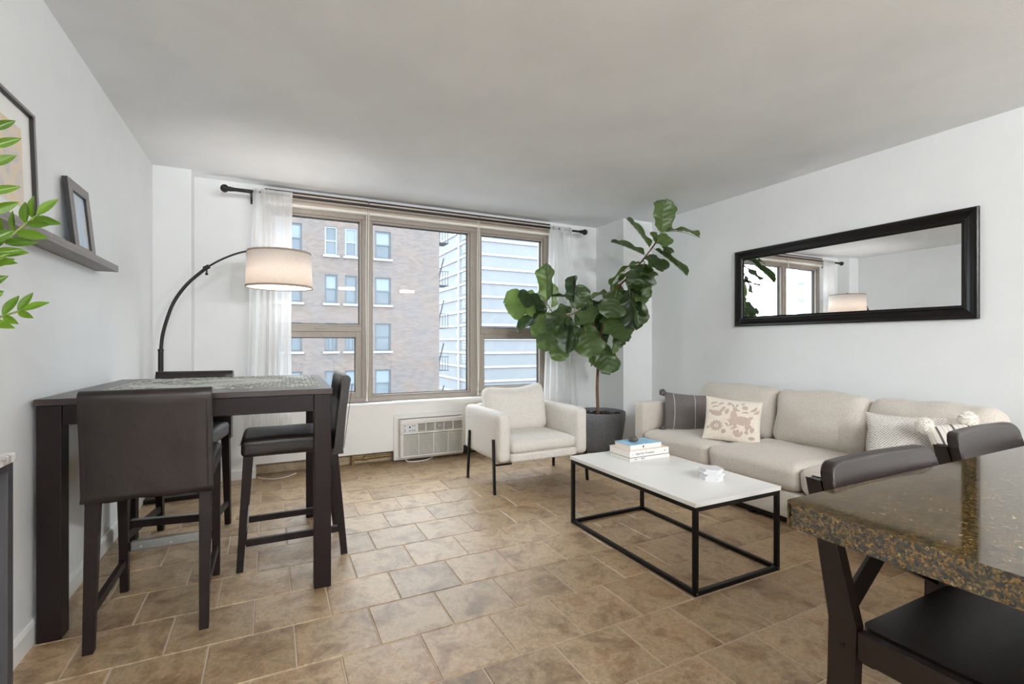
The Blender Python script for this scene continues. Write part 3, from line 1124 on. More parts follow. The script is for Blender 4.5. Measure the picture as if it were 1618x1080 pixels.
linen_shade()
M('shade_trim', (168, 150, 136), 0.8)
LY = 4.48
ax_ = atY(254.0, 552, LY)
lamp = thing('arc_floor_lamp', 'dark bronze arc floor lamp with a lit cream drum shade', 'floor lamp', (ax_.x, LY, 0))
ox = ax_.x
MB().box(-0.85 - ox + 0.012, -0.47 - ox, -0.075, 0.21, 0.0, 0.032).build('base', MATS['lamp_bronze'], lamp, 0.004)
MB().tube([(0, 0, 0.03), (0, 0, ax_.z)], 0.0175, 14).build('pole', MATS['lamp_bronze'], lamp)
MB().tube([(0, 0, ax_.z - 0.012), (0, 0, ax_.z + 0.004)], 0.0195, 14).build('collar', MATS['lamp_bronze'], lamp)
pth = []
for (u, v) in ((254.3, 552), (257, 529), (264, 503.5), (275.5, 475.7), (296.4, 448), (326.5, 422.5), (349.6, 409.8), (377.4, 399.4), (405, 395.2), (440, 396)):
    p = atY(u, v, LY)
    pth.append((p.x - ox, 0, p.z))
MB().tube(bez(pth[:6], 40), 0.0125, 12).build('lower_arm', MATS['lamp_bronze'], lamp)
MB().tube(bez(pth[5:], 40), 0.0075, 10).build('upper_arm', MATS['lamp_bronze'], lamp)
kx, kz = pth[5][0], pth[5][2]
MB().tube([(kx - 0.02, 0, kz - 0.012), (kx + 0.018, 0, kz + 0.012)], 0.017, 12).tube([(kx, 0, kz - 0.01), (kx, -0.0, kz - 0.045)], 0.006, 8).ball((kx, 0, kz - 0.05), 0.011).build('joint_knob', MATS['lamp_bronze'], lamp)
sc_ = atY(442, 430, LY)
sx, s0, s1, SR = sc_.x - ox, 1.648, 1.945, 0.255
MB().lathe([(SR, s0), (SR - 0.012, s1), (SR - 0.0155, s1), (SR - 0.0035, s0)], (sx, 0, 0), 56, True).build('shade', MATS['linen_shade'], lamp)
MB().lathe([(SR + 0.001, s0), (SR + 0.0005, s0 + 0.016), (SR - 0.006, s0 + 0.016), (SR - 0.005, s0)], (sx, 0, 0), 56, True).build('shade_trim', MATS['shade_trim'], lamp)
MB().lathe([(SR - 0.011, s1 - 0.014), (SR - 0.0115, s1 + 0.001), (SR - 0.0175, s1 + 0.001), (SR - 0.017, s1 - 0.014)], (sx, 0, 0), 56, True).build('shade_trim', MATS['shade_trim'], lamp)
MB().lathe([(SR - 0.006, s0 + 0.006), (0.10, s0 + 0.003), (0.0, s0 + 0.002)], (sx, 0, 0), 56).build('diffuser', MATS['lamp_diffuser'], lamp)
sp = MB()
for k in range(3):
    a = 2 * PI * k / 3 + 0.4
    sp.tube([(sx, 0, s1 + 0.012), (sx + math.cos(a) * (SR - 0.014), math.sin(a) * (SR - 0.014), s1 - 0.006)], 0.0025, 6)
sp.tube([(sx, 0, s1 - 0.12), (sx, 0, s1 + 0.03)], 0.008, 10)
sp.build('spider_fitting', MATS['lamp_bronze'], lamp)
MB().ball((sx, 0, s1 - 0.17), 0.04, sq=(1, 1, 1.2)).build('bulb', MATS['lamp_diffuser'], lamp)
ld = bpy.data.lights.new('lamp_bulb', 'POINT')
ld.energy = 6.0
ld.color = (1.0, 0.975, 0.95)
ld.shadow_soft_size = 0.05
lo = bpy.data.objects.new('lamp_bulb', ld)
COL.objects.link(lo)
lo.parent = lamp
lo.location = (sx, 0, s1 - 0.235)

# ------------------------------------------------------------------ armchair
fabric('cream_linen', (226, 221, 214))
M('black_metal', (20, 19, 19), 0.4, 0.5)
CL = MATS['cream_linen']
ch = thing('armchair', 'cream upholstered armchair on black flat-bar legs by the window', 'armchair', (2.017, 3.79, 0), math.radians(1))
hw, yf, ybk = 0.428, -0.35, 0.37


def arm_profile(s):
    # side panel: rounded top, in x; extruded in y
    x0, x1 = (hw - 0.115, hw) if s > 0 else (-hw, -hw + 0.115)
    return round_rect(x0, x1, 0.245, 0.635, 0.045, 6)


for s in (-1, 1):
    MB().rbox(s * (hw - 0.0575), (yf + ybk) / 2, 0.44, 0.115, ybk - yf, 0.39, 0.04, 12, (0.004, 0.004, 0.004), 0.002, 5, s).build('arm', CL, ch)
MB().rbox(0, ybk - 0.05, 0.45, 2 * hw - 0.20, 0.10, 0.38, 0.035, 10, (0, 0.004, 0.004)).build('back_panel', CL, ch)
MB().rbox(0, -0.01, 0.275, 2 * hw - 0.225, ybk - yf - 0.03, 0.07, 0.02, 10).build('seat_base', CL, ch)
MB().rbox(0, -0.055, 0.358, 2 * hw - 0.236, 0.60, 0.095, 0.035, 14, (0.0, 0.006, 0.018), 0.003, 5, 3).build('seat_cushion', CL, ch)
bc = MB().rbox(0, 0, 0, 2 * hw - 0.245, 0.17, 0.40, 0.07, 16, (0.004, 0.035, 0.01), 0.009, 6, 8)
for i_, p_ in enumerate(bc.v):
    if p_.z > 0.05:
        f_ = (p_.z - 0.05) / 0.16
        p_.z += f_ * (-0.022 + 0.05 * (abs(p_.x) / 0.3) ** 2 * (1.25 if p_.x > 0 else 0.7))
bc.move((0.0, 0.20, 0.590), Euler((math.radians(-13), 0, 0)).to_matrix())
bc.build('back_cushion', CL, ch)
for s in (-1, 1):
    for (yb, yt) in ((-0.315, -0.275), (0.235, 0.215)):
        x0 = s * (hw + 0.002)
        x1 = s * (hw + 0.020)
        xa, xb_ = min(x0, x1), max(x0, x1)
        so = s * 0.008
        lo = [(xa + so, yb - 0.013, 0), (xb_ + so, yb - 0.013, 0), (xb_ + so, yb + 0.013, 0), (xa + so, yb + 0.013, 0)]
        hi = [(xa, yt - 0.013, 0.425), (xb_, yt - 0.013, 0.425), (xb_, yt + 0.013, 0.425), (xa, yt + 0.013, 0.425)]
        MB().hexa(lo, hi).build('leg', MATS['black_metal'], ch, 0.002)
        br_ = sorted((s * 0.30, s * (hw + 0.012)))
        MB().box(br_[0], br_[1], yb - 0.015, yb + 0.015, 0.226, 0.236).build('bracket', MATS['black_metal'], ch)

# ------------------------------------------------------------------ coffee table and what lies on it
M('white_laminate', (234, 233, 230), 0.38, var=0.02, scale=3.0)
CX0, CX1, CY0, CY1, CZ = 1.789, 2.402, 1.655, 2.712, 0.442
ct = thing('coffee_table', 'white-topped coffee table on a thin black metal box frame', 'coffee table', (CX0, CY0, 0))
cw, cdp = CX1 - CX0, CY1 - CY0
MB().box(-0.004, cw + 0.004, -0.004, cdp + 0.004, CZ - 0.021, CZ).build('tabletop', MATS['white_laminate'], ct, 0.0015)
q = 0.022
BM = MATS['black_metal']
for (x, y) in ((0, 0), (cw - q, 0), (0, cdp - q), (cw - q, cdp - q)):
    lg = MB().box(x, x + q, y, y + q, 0, CZ - 0.0215).build('leg', BM, ct, 0.0015)
    MB().tube([(x + q / 2, y - 0.0015 if y == 0 else y + q / 2, 0.012), (x + q / 2, y - 0.001 + 0.002, 0.012)], 0.004, 8).build('screw', MATS['brushed_steel'], lg)
for z in (0.0, CZ - 0.0215 - q):
    for y in (0, cdp - q):
        MB().box(q + 0.0005, cw - q - 0.0005, y, y + q, z, z + q).build('rail', BM, ct, 0.0015)
    for x in (0, cw - q):
        MB().box(x, x + q, q + 0.0005, cdp - q - 0.0005, z, z + q).build('rail', BM, ct, 0.0015)

M('book_pages', (238, 232, 222), 0.9, var=0.05, scale=6.0, stretch=(1, 1, 60))
M('ink', (60, 58, 58), 0.7)


def text_mesh(s, size, mat, name='lettering'):
    cu = bpy.data.curves.new('lettering', 'FONT')
    cu.body = s
    cu.size = size
    cu.extrude = 0.0002
    o = bpy.data.objects.new('lettering_src', cu)
    COL.objects.link(o)
    dg = bpy.context.evaluated_depsgraph_get()
    me = bpy.data.meshes.new_from_object(o.evaluated_get(dg))
    bpy.data.objects.remove(o)
    me.materials.clear()
    me.materials.append(mat)
    return bpy.data.objects.new(name, me)


def book(x0, x1, y0, y1, z0, z1, cover, spine, label, texts=()):
    t = thing('book', label, 'book', (x0, y0, z0), 0, 'books stacked on the coffee table')
    w, d, h = x1 - x0, y1 - y0, z1 - z0
    c = 0.0028
    MB().box(0, w, 0.0, d, 0, c).build('back_cover', spine, t)
    MB().box(0, w, 0.0, d, h - c, h).build('front_cover', cover, t)
    MB().box(0, w, 0.0, 0.003, c + 0.0001, h - c - 0.0001).build('spine', spine, t)
    MB().box(0.003, w - 0.003, 0.0035, d - 0.005, c + 0.0002, h - c - 0.0002).build('pages', MATS['book_pages'], t)
    for (s, x, z, sz) in texts:
        o = text_mesh(s, sz, MATS['ink'])
        COL.objects.link(o)
        o.parent = t
        o.location = (x, -0.0004, z)
        o.rotation_euler = (PI / 2, 0, 0)
    return t


M('cover_white', (232, 229, 226), 0.5)
M('cover_blush', (232, 214, 204), 0.55)
M('cover_blue', (146, 190, 214), 0.5, var=0.12, scale=14.0)
M('cover_black', (40, 38, 38), 0.5)
bA = at(995.0, 730.0, 0)
k0 = ray(995.5, 729.5)
pA = k0 * ((CZ - CAM_H) / k0.z) + Vector((0, 0, CAM_H))
k1 = ray(1057, 720.5)
pB = k1 * ((CZ - CAM_H) / k1.z) + Vector((0, 0, CAM_H))
bw_ = pB.x - pA.x
b0 = CZ + 0.0005
book(pA.x, pA.x + bw_, pA.y, pA.y + 0.20, b0, b0 + 0.024, MATS['cover_black'], MATS['cover_white'],
     'slim white-spined book with black boards at the bottom of the stack', (('EAL — BAR', 0.035, 0.006, 0.017), ('o', 0.012, 0.008, 0.014), ('==', bw_ - 0.04, 0.008, 0.011)))
book(pA.x - 0.002, pA.x + bw_ - 0.006, pA.y + 0.001, pA.y + 0.21, b0 + 0.0245, b0 + 0.066, MATS['cover_blush'], MATS['cover_white'],
     'thick blush hardcover with printed title in the middle of the stack', (('Salad for President', 0.048, 0.013, 0.0205), ('s/', 0.024, 0.014, 0.012), ('•', bw_ - 0.045, 0.012, 0.03)))
book(pA.x + 0.022, pA.x + bw_ - 0.052, pA.y + 0.022, pA.y + 0.185, b0 + 0.0665, b0 + 0.098, MATS['cover_blue'], MATS['cover_white'],
     'small book with a light blue cover on top of the stack', (('♦', 0.095, 0.009, 0.018),))
M('pebble_grey', (86, 80, 76), 0.75, var=0.35, scale=50.0, bump=0.3, bscale=80.0)
pk = at(1007.5, 699.5, 1)
pcx, pcy = pA.x + 0.112, pA.y + 0.100
pe = MB().ball((0, 0, 0), 0.036, 24, 14, (1.0, 0.82, 0.50), 0.08, 1.6).build('pebble', MATS['pebble_grey'], None, loc=(pcx, pcy, b0 + 0.098 + 0.0185))
tag(pe, 'smooth dark grey pebble lying on the blue book', 'stone')

M('coaster_marble', (226, 226, 228), 0.35, var=0.05, scale=30.0)
k2 = ray(1126, 757)
pc = k2 * ((CZ - CAM_H) / k2.z) + Vector((0, 0, CAM_H))
names = ['bottom white marble hexagon coaster of the stack on the coffee table', 'second white marble hexagon coaster from the table top', 'third white marble hexagon coaster, middle of the stack',
         'fourth white marble hexagon coaster from the table top', 'topmost white marble hexagon coaster of the stack']
z = CZ + 0.0005
for i in range(5):
    a0 = 0.20 + (0.0, 0.04, 0.12, -0.06, 0.05)[i]
    pts = [(0.062 * math.cos(a0 + PI / 3 * k), 0.062 * math.sin(a0 + PI / 3 * k)) for k in range(6)]
    o = MB().prism(pts, 'z', 0, 0.0118).build('coaster', MATS['coaster_marble'], None, 0.0012, loc=(pc.x + (0, 0.003, 0.008, -0.004, 0.002)[i], pc.y + 0.01 + (0, .002, -.003, .003, 0)[i], z))
    tag(o, names[i], 'coaster', 'hexagon coasters on the coffee table')
    z += 0.0125

# ------------------------------------------------------------------ sofa
fabric('oatmeal_linen', (208, 200, 190))
OL = MATS['oatmeal_linen']
SX0, SX1, SY0, SY1 = 3.00, 3.98, 1.085, 3.503
so = thing('sofa', 'long oatmeal linen sofa with loose cushions under the mirror', 'sofa', (SX0, SY0, 0))
SD, SL = SX1 - SX0, SY1 - SY0
AT = 0.126
MB().rbox(SD / 2 + 0.0, SL / 2, 0.14, SD, SL - 0.01, 0.175, 0.02, 10).build('base', OL, so)
for y in (AT / 2, SL - AT / 2):
    MB().rbox(SD / 2 + 0.0, y, 0.355, SD - 0.01, AT, 0.60, 0.028, 12, (0.004, 0.004, 0.004), 0.002, 4, y).build('arm', OL, so)
MB().rbox(SD - 0.07, SL / 2, 0.36, 0.135, SL - 0.02, 0.61, 0.03, 12).build('back_frame', OL, so)
sy = [AT + 0.002, 0.855, 1.572, SL - AT - 0.002]
for i in range(3):
    a, c = sy[i], sy[i + 1]
    MB().rbox(0.335, (a + c) / 2, 0.322, 0.71, c - a - 0.006, 0.185, 0.055, 22, (0.014, 0.004, 0.026), 0.010, 6, i * 3.1).build('seat_cushion', OL, so)
by = [AT + 0.004, 0.815, 1.495, SL - AT - 0.004]
for i in range(3):
    a, c = by[i], by[i + 1]
    bk = MB().rbox(0, 0, 0, 0.20, c - a - 0.006, 0.42, 0.075, 22, (0.045, 0.004, 0.016), 0.017, 7.0, i * 5.7 + 2)
    bk.move((0.735, (a + c) / 2, 0.602), Euler((0, math.radians(12), 0)).to_matrix())
    bk.build('back_cushion', OL, so)
for y in (0.0, SL - 0.04):
    pass
MB().box(0.03, 0.055, 0.02, SL - 0.02, 0.022, 0.052).build('front_rail', BM, so)
for (x, y) in ((0.035, 0.05), (0.035, SL / 2), (0.035, SL - 0.09), (SD - 0.08, 0.05), (SD - 0.08, SL / 2), (SD - 0.08, SL - 0.09)):
    MB().box(x, x + 0.035, y, y + 0.035, 0.0, 0.054).build('leg', BM, so)

# ------------------------------------------------------------------ throw pillows
def pillow_pt(s, t, w, h, th, side, seed=0.0):
    """s, t in -1..1 on a soft square pillow with drawn-out corners"""
    e = (1 - 0.06 * (1 - t * t)) , (1 - 0.06 * (1 - s * s))
    k = (max(0, 1 - s ** 2) ** 0.55) * (max(0, 1 - t ** 2) ** 0.55)
    z = th / 2 * k * (1 + 0.15 * noise.noise(Vector((s * 1.8, t * 1.8, seed + side)))) + 0.0015
    return Vector((s * w / 2 * e[0], t * h / 2 * e[1], side * z))


def pillow_mesh(w, h, th, seed, n=22):
    mb = MB()

    def c(x):
        t = -1 + 2 * x
        return 0.5 * t + 0.5 * math.sin(t * PI / 2)
    mb.grid(lambda u, v: pillow_pt(c(u), c(v), w, h, th, 1, seed), n, n)
    mb.grid(lambda u, v: pillow_pt(c(1 - u), c(v), w, h, th, -1, seed), n, n)
    for edge in range(4):            # close the narrow seam
        def strip(u, v, edge=edge):
            t = c(u)
            s_ = {0: (t, -1), 1: (1, t), 2: (-t, 1), 3: (-1, -t)}[edge]
            a = pillow_pt(s_[0], s_[1], w, h, th, -1, seed)
            b = pillow_pt(s_[0], s_[1], w, h, th, 1, seed)
            return a.lerp(b, v)
        mb.grid(strip, n, 1)
    return mb


def orient(o, loc, right, normal):
    n_ = Vector(normal).normalized()
    r = Vector(right)
    r = (r - n_ * r.dot(n_)).normalized()
    u_ = n_.cross(r)
    o.matrix_world = Matrix(((r.x, u_.x, n_.x, loc[0]), (r.y, u_.y, n_.y, loc[1]), (r.z, u_.z, n_.z, loc[2]), (0, 0, 0, 1)))
    return o


def decal(shape, w, h, th, seed, lift=0.0016):
    """flat 2D outline (in s,t) pressed onto the front of a pillow; returns verts, faces"""
    tri = tessellate_polygon([[Vector((p[0], p[1], 0)) for p in shape]])
    pts = [Vector((p[0], p[1])) for p in shape]
    tris = [[pts[i] for i in t] for t in tri]
    for _ in range(2):               # subdivide so that it follows the bulge
        nt_ = []
        for a, b, c in tris:
            if max((a - b).length, (b - c).length, (c - a).length) > 0.14:
                ab, bc, ca = (a + b) / 2, (b + c) / 2, (c + a) / 2
                nt_ += [[a, ab, ca], [ab, b, bc], [ca, bc, c], [ab, bc, ca]]
            else:
                nt_.append([a, b, c])
        tris = nt_
    vs_, fs_ = [], []
    for tr_ in tris:
        for p in tr_:
            q_ = pillow_pt(p.x, p.y, w, h, th, 1, seed)
            q_.z += lift
            vs_.append(q_)
        fs_.append((len(vs_) - 3, len(vs_) - 2, len(vs_) - 1))
    return vs_, fs_


def ell(cx, cy, a, b, rot=0.0, n=16):
    return [(cx + a * math.cos(k * 2 * PI / n) * math.cos(rot) - b * math.sin(k * 2 * PI / n) * math.sin(rot),
             cy + a * math.cos(k * 2 * PI / n) * math.sin(rot) + b * math.sin(k * 2 * PI / n) * math.cos(rot)) for k in range(n)]


def leafshape(x, y, l, w, rot, bend=0.0):
    top, bot = [], []
    for k in range(9):
        t = k / 8
        hw_ = w * 1.5 * math.sin(PI * t) ** 0.8
        yy = bend * math.sin(PI * t)
        top.append((t * l, yy + hw_))
        bot.append((t * l, yy - hw_))
    pts = [(-0.0, 0)] + top[1:-1] + [(l, 0)] + list(reversed(bot[1:-1]))
    c_, s_ = math.cos(rot), math.sin(rot)
    return [(x + p[0] * c_ - p[1] * s_, y + p[0] * s_ + p[1] * c_) for p in pts]


def pillow_thing(name, label, mat, w, h, th, loc, right, normal, seed):
    e = bpy.data.objects.new(name, None)
    e.empty_display_size = 0.05
    COL.objects.link(e)
    tag(e, label, 'pillow')
    orient(e, loc, right, normal)
    pillow_mesh(w, h, th, seed).build('cushion', mat, e)
    return e


def pompom(parent, c, r, mat, name, n=420, seed=1):
    """fluffy ball: core and many short yarn ends"""
    rnd = random.Random(seed)
    mb = MB().ball(c, r * 0.8, 14, 9, (1, 1, 1), 0.15, 4)
    C = Vector(c)
    for _ in range(n):
        d = Vector((rnd.gauss(0, 1), rnd.gauss(0, 1), rnd.gauss(0, 1))).normalized()
        s_ = d.orthogonal().normalized() * r * 0.07
        t_ = d.cross(s_).normalized() * r * 0.07
        b0_, b1_ = C + d * r * 0.7, C + d * r * rnd.uniform(0.92, 1.12)
        mb.add([b0_ + s_, b0_ - s_ * 0.5 + t_ * 0.8, b0_ - s_ * 0.5 - t_ * 0.8, b1_], [(0, 1, 3), (1, 2, 3), (2, 0, 3)])
    mb.build(name, mat, parent)


fabric('charcoal_weave', (112, 106, 104), 500.0, 0.08)
M('pom_grey', (92, 86, 84), 0.95, var=0.25, scale=60.0)
M('stripe_pale', (206, 202, 198), 0.9)
g = pillow_thing('throw_pillow', 'charcoal throw pillow with two pale stripes and pompom corners against the sofa arm', MATS['charcoal_weave'],
                 0.40, 0.355, 0.13, (3.345, 3.19, 0.565), (0.86, -0.50, -0.10), (-0.50, -0.80, 0.36), 3.0)
for x in (-0.62, 0.30):
    st = MB()
    for k in range(18):
        t0, t1 = -0.97 + 1.94 * k / 18, -0.97 + 1.94 * (k + 1) / 18
        st.add(*decal([(x - 0.012, t0), (x + 0.012, t0), (x + 0.012, t1), (x - 0.012, t1)], 0.40, 0.355, 0.13, 3.0))
    st.build('stripe', MATS['stripe_pale'], g)
for (x, y) in ((-0.205, 0.165), (-0.20, -0.165), (0.20, -0.17)):
    pompom(g, (x - 0.012 if x < 0 else x + 0.01, y, 0.012), 0.034, MATS['pom_grey'], 'pompom', 300, int(100 * abs(x + y)))

fabric('ecru_cotton', (232, 222, 208))
M('taupe_print', (184, 166, 154), 0.9, var=0.06, scale=80.0)
OW, OH, OT = 0.42, 0.36, 0.13
g = pillow_thing('throw_pillow', 'ecru throw pillow printed with taupe animals and flowers', MATS['ecru_cotton'], OW, OH, OT,
                 (3.285, 2.665, 0.578), (0.70, -0.70, -0.12), (-0.66, -0.62, 0.42), 6.0)
sh = []
# a large four-legged animal
sh += [ell(0.36, -0.10, 0.33, 0.22, 0.05), ell(0.05, 0.05, 0.13, 0.30, 0.12), ell(0.08, 0.42, 0.09, 0.13, 0.1), ell(0.16, 0.40, 0.10, 0.05, -0.2)]
sh += [leafshape(0.03, 0.52, 0.22, 0.03, 1.9), leafshape(0.10, 0.54, 0.24, 0.03, 1.2), leafshape(0.62, -0.05, 0.26, 0.05, 1.0, 0.04)]
sh += [leafshape(0.16, -0.22, 0.28, 0.035, -1.9), leafshape(0.52, -0.24, 0.30, 0.05, -1.4), leafshape(0.60, -0.2, 0.28, 0.045, -1.1)]
# a smaller bird
sh += [ell(-0.62, 0.14, 0.22, 0.13, -0.2), ell(-0.42, 0.30, 0.06, 0.16, -0.5), ell(-0.34, 0.44, 0.07, 0.06), leafshape(-0.78, 0.18, 0.16, 0.05, 2.4)]
# flower
for k in range(12):
    a = k * PI / 6
    sh.append(leafshape(-0.58 + 0.06 * math.cos(a), -0.45 + 0.07 * math.sin(a), 0.20, 0.034, a))
sh.append(ell(-0.58, -0.45, 0.035, 0.04))
# leaves and curls
for (x, y, l, w_, r, bd) in ((-0.85, 0.55, 0.34, 0.035, 0.5, 0.04), (-0.80, 0.40, 0.30, 0.03, 0.4, 0.03), (-0.55, 0.55, 0.30, 0.03, 0.7, 0.02), (-0.25, 0.10, 0.34, 0.05, 1.3, 0.03),
                             (-0.22, -0.10, 0.30, 0.03, -1.0, 0.05), (-0.14, -0.02, 0.32, 0.03, -1.2, 0.05), (-0.30, -0.28, 0.24, 0.03, -0.9, 0.04), (-0.12, -0.45, 0.34, 0.035, 0.6, 0.04),
                             (-0.05, -0.60, 0.34, 0.035, 0.6, 0.04), (0.20, -0.88, 0.38, 0.05, 1.5, 0.0), (0.20, -0.88, 0.36, 0.04, 1.9, 0.02), (0.24, -0.88, 0.36, 0.04, 1.15, -0.02),
                             (-0.32, -0.80, 0.22, 0.06, 1.3, 0.0), (0.46, -0.62, 0.16, 0.06, 0.2, 0.0), (0.60, -0.85, 0.26, 0.05, 0.25, 0.0), (0.70, -0.60, 0.30, 0.05, 1.2, 0.02),
                             (0.32, 0.30, 0.30, 0.035, 0.1, 0.02), (0.34, 0.66, 0.26, 0.08, -0.7, 0.0), (0.62, 0.40, 0.40, 0.045, 0.9, -0.06), (0.74, 0.32, 0.34, 0.04, 0.8, -0.05), (0.28, 0.72, 0.2, 0.03, 0.6, 0),
                             (-0.2, 0.62, 0.2, 0.05, 0.9, 0.0), (-0.88, -0.62, 0.16, 0.03, 1.4, 0.0)):
    sh.append(leafshape(x, y, l, w_, r, bd))
pm = MB()
for s_ in sh:
    pm.add(*decal([(p[0] * 0.97 - 0.02, p[1] * 0.97 + 0.02) for p in s_], OW, OH, OT, 6.0))
pm.build('print', MATS['taupe_print'], g)

# knitted pillow: real relief from a fine knit material
m, nt, b = nmat('knit_grey')
tc = nt.nodes.new('ShaderNodeTexCoord')
mp = nt.nodes.new('ShaderNodeMapping')
mp.inputs['Rotation'].default_value = (0, 0, 0.785)
mp.inputs['Scale'].default_value = (1, 1, 0.02)
nt.links.new(tc.outputs['Object'], mp.inputs['Vector'])
vo = N(nt, 'ShaderNodeTexVoronoi', Scale=88.0)
vo.inputs['Randomness'].default_value = 0.12
nt.links.new(mp.outputs['Vector'], vo.inputs['Vector'])
rp = ramp(nt, [(0.40, lin((214, 209, 202))), (0.60, lin((120, 114, 110)))])
nt.links.new(vo.outputs['Distance'], rp.inputs['Fac'])
nt.links.new(rp.outputs['Color'], b.inputs['Base Color'])
b.inputs['Roughness'].default_value = 0.95
bp_ = add_bump(nt, b, vo.outputs['Distance'], 0.7, 0.005)
bp_.invert = True
pillow_thing('throw_pillow', 'grey and white knitted throw pillow leaning on the sofa back', MATS['knit_grey'], 0.40, 0.37, 0.14,
             (3.44, 1.555, 0.585), (0.62, -0.80, -0.05), (-0.70, -0.52, 0.46), 9.0)

# striped pillow with tassels
m, nt, b = nmat('stripe_cotton')
tc = nt.nodes.new('ShaderNodeTexCoord')
sx_ = nt.nodes.new('ShaderNodeSeparateXYZ')
nt.links.new(tc.outputs['Object'], sx_.inputs[0])
wv = N(nt, 'ShaderNodeTexWave', Scale=4.4, Distortion=0.5, Detail=1.0)
wv.bands_direction = 'X'
nt.links.new(tc.outputs['Object'], wv.inputs['Vector'])
rp = ramp(nt, [(0.03, lin((84, 80, 78))), (0.07, lin((220, 214, 206))), (0.72, lin((226, 220, 212))), (0.80, lin((160, 154, 150))), (0.88, lin((222, 216, 208)))])
nt.links.new(wv.outputs['Fac'], rp.inputs['Fac'])
nt.links.new(rp.outputs['Color'], b.inputs['Base Color'])
b.inputs['Roughness'].default_value = 0.95
M('tassel_white', (240, 236, 228), 0.95, var=0.05, scale=60.0)
g = pillow_thing('throw_pillow', 'cream throw pillow with dark stripes and fluffy white tassels', MATS['stripe_cotton'], 0.24, 0.34, 0.12,
                 (3.42, 1.29, 0.59), (0.62, -0.78, 0.22), (-0.72, -0.50, 0.40), 12.0)
pompom(g, (-0.115, 0.165, 0.01), 0.05, MATS['tassel_white'], 'tassel', 500, 5)
pompom(g, (0.085, 0.17, 0.01), 0.05, MATS['tassel_white'], 'tassel', 500, 6)

# ------------------------------------------------------------------ mirror
M('espresso_frame', (14, 10, 9), 0.28, var=0.3, scale=20.0, spec=0.3)
m, nt, b = nmat('mirror_silver')
b.inputs['Base Color'].default_value = (0.90, 0.91, 0.91, 1)
b.inputs['Metallic'].default_value = 1.0
b.inputs['Roughness'].default_value = 0.0
MY0, MY1, MZ0, MZ1 = 1.455, 3.29, 1.351, 2.079
mi = thing('wall_mirror', 'long framed mirror with a wide espresso moulding above the sofa', 'mirror', (XR, MY0, MZ0))
ml, mh = MY1 - MY0, MZ1 - MZ0
# moulding profile: (inset from outer edge, depth from wall)
prof = [(0.0, 0.002), (0.0, 0.024), (0.006, 0.030), (0.020, 0.030), (0.045, 0.020), (0.066, 0.015), (0.070, 0.022), (0.078, 0.022), (0.082, 0.014), (0.092, 0.010), (0.092, 0.002)]


def mould(p0, p1, n_):
    # mitred frame side from corner p0 to corner p1 (y, z), inward normal n_
    d = Vector((p1[0] - p0[0], p1[1] - p0[1]))
    L = d.length
    d.normalize()
    vs_, fs_ = [], []
    for end in (0, 1):
        for (ins, dep) in prof:
            along = ins if end == 0 else L - ins
            y = p0[0] + d.x * along + n_[0] * ins
            z = p0[1] + d.y * along + n_[1] * ins
            vs_.append((-dep, y, z))
    k = len(prof)
    for i in range(k):
        j = (i + 1) % k
        fs_.append((i, j, j + k, i + k))
    fs_ += [tuple(range(k)), tuple(range(k, 2 * k))]
    return MB().add(vs_, fs_)


for (p0, p1, n_) in (((0, 0), (ml, 0), (0, 1)), ((ml, 0), (ml, mh), (-1, 0)), ((ml, mh), (0, mh), (0, -1)), ((0, mh), (0, 0), (1, 0))):
    mould(p0, p1, n_).build('frame_side', MATS['espresso_frame'], mi)
MB().box(-0.007, -0.003, 0.088, ml - 0.088, 0.088, mh - 0.088).build('mirror_glass', MATS['mirror_silver'], mi)

# ------------------------------------------------------------------ picture ledges and frames
M('ledge_grey_brown', (134, 128, 126), 0.5, var=0.12, scale=20.0, stretch=(1, 0.1, 1))
M('frame_black', (24, 22, 22), 0.45)
M('frame_grey', (126, 121, 119), 0.5, var=0.08, scale=30.0)
ZB = 1.588
for (y0, y1, lab) in ((2.492, 3.392, 'dark taupe picture ledge holding the small black-framed photo'), (1.30, 2.489, 'dark taupe picture ledge carrying the large framed print')):
    t = thing('picture_ledge', lab, 'shelf', (XL, y0, ZB), 0)
    MB().box(0, 0.098, 0, y1 - y0, 0, 0.014).build('shelf_board', MATS['ledge_grey_brown'], t, 0.001)
    MB().box(0.087, 0.098, 0, y1 - y0, 0.0142, 0.034).build('front_lip', MATS['ledge_grey_brown'], t, 0.001)
    MB().box(0.0, 0.010, 0, y1 - y0, 0.0142, 0.062).build('back_strip', MATS['ledge_grey_brown'], t, 0.001)


def art_mat(name, stops, scale, seed, stretch=(1, 1, 1)):
    m, nt, b = nmat(name)
    tc = nt.nodes.new('ShaderNodeTexCoord')
    mp = nt.nodes.new('ShaderNodeMapping')
    mp.inputs['Location'].default_value = (seed, seed * 0.7, seed * 1.9)
    mp.inputs['Scale'].default_value = stretch
    nt.links.new(tc.outputs['Object'], mp.inputs['Vector'])
    nz = N(nt, 'ShaderNodeTexNoise', Scale=scale, Detail=5.0, Distortion=0.8)
    nt.links.new(mp.outputs['Vector'], nz.inputs['Vector'])
    rp = ramp(nt, stops)
    nt.links.new(nz.outputs['Fac'], rp.inputs['Fac'])
    nt.links.new(rp.outputs['Color'], b.inputs['Base Color'])
    b.inputs['Roughness'].default_value = 0.6


art_mat('pastel_print', [(0.30, lin((212, 200, 190))), (0.45, lin((226, 208, 176))), (0.53, lin((222, 210, 198))), (0.62, lin((202, 194, 192))), (0.72, lin((230, 214, 172)))], 7.0, 3.0)
art_mat('seaside_photo', [(0.30, lin((202, 196, 184))), (0.50, lin((196, 208, 220))), (0.62, lin((176, 198, 224))), (0.75, lin((222, 224, 226)))], 6.0, 9.0, (1, 1, 0.5))
M('mat_board', (238, 237, 234), 0.8)


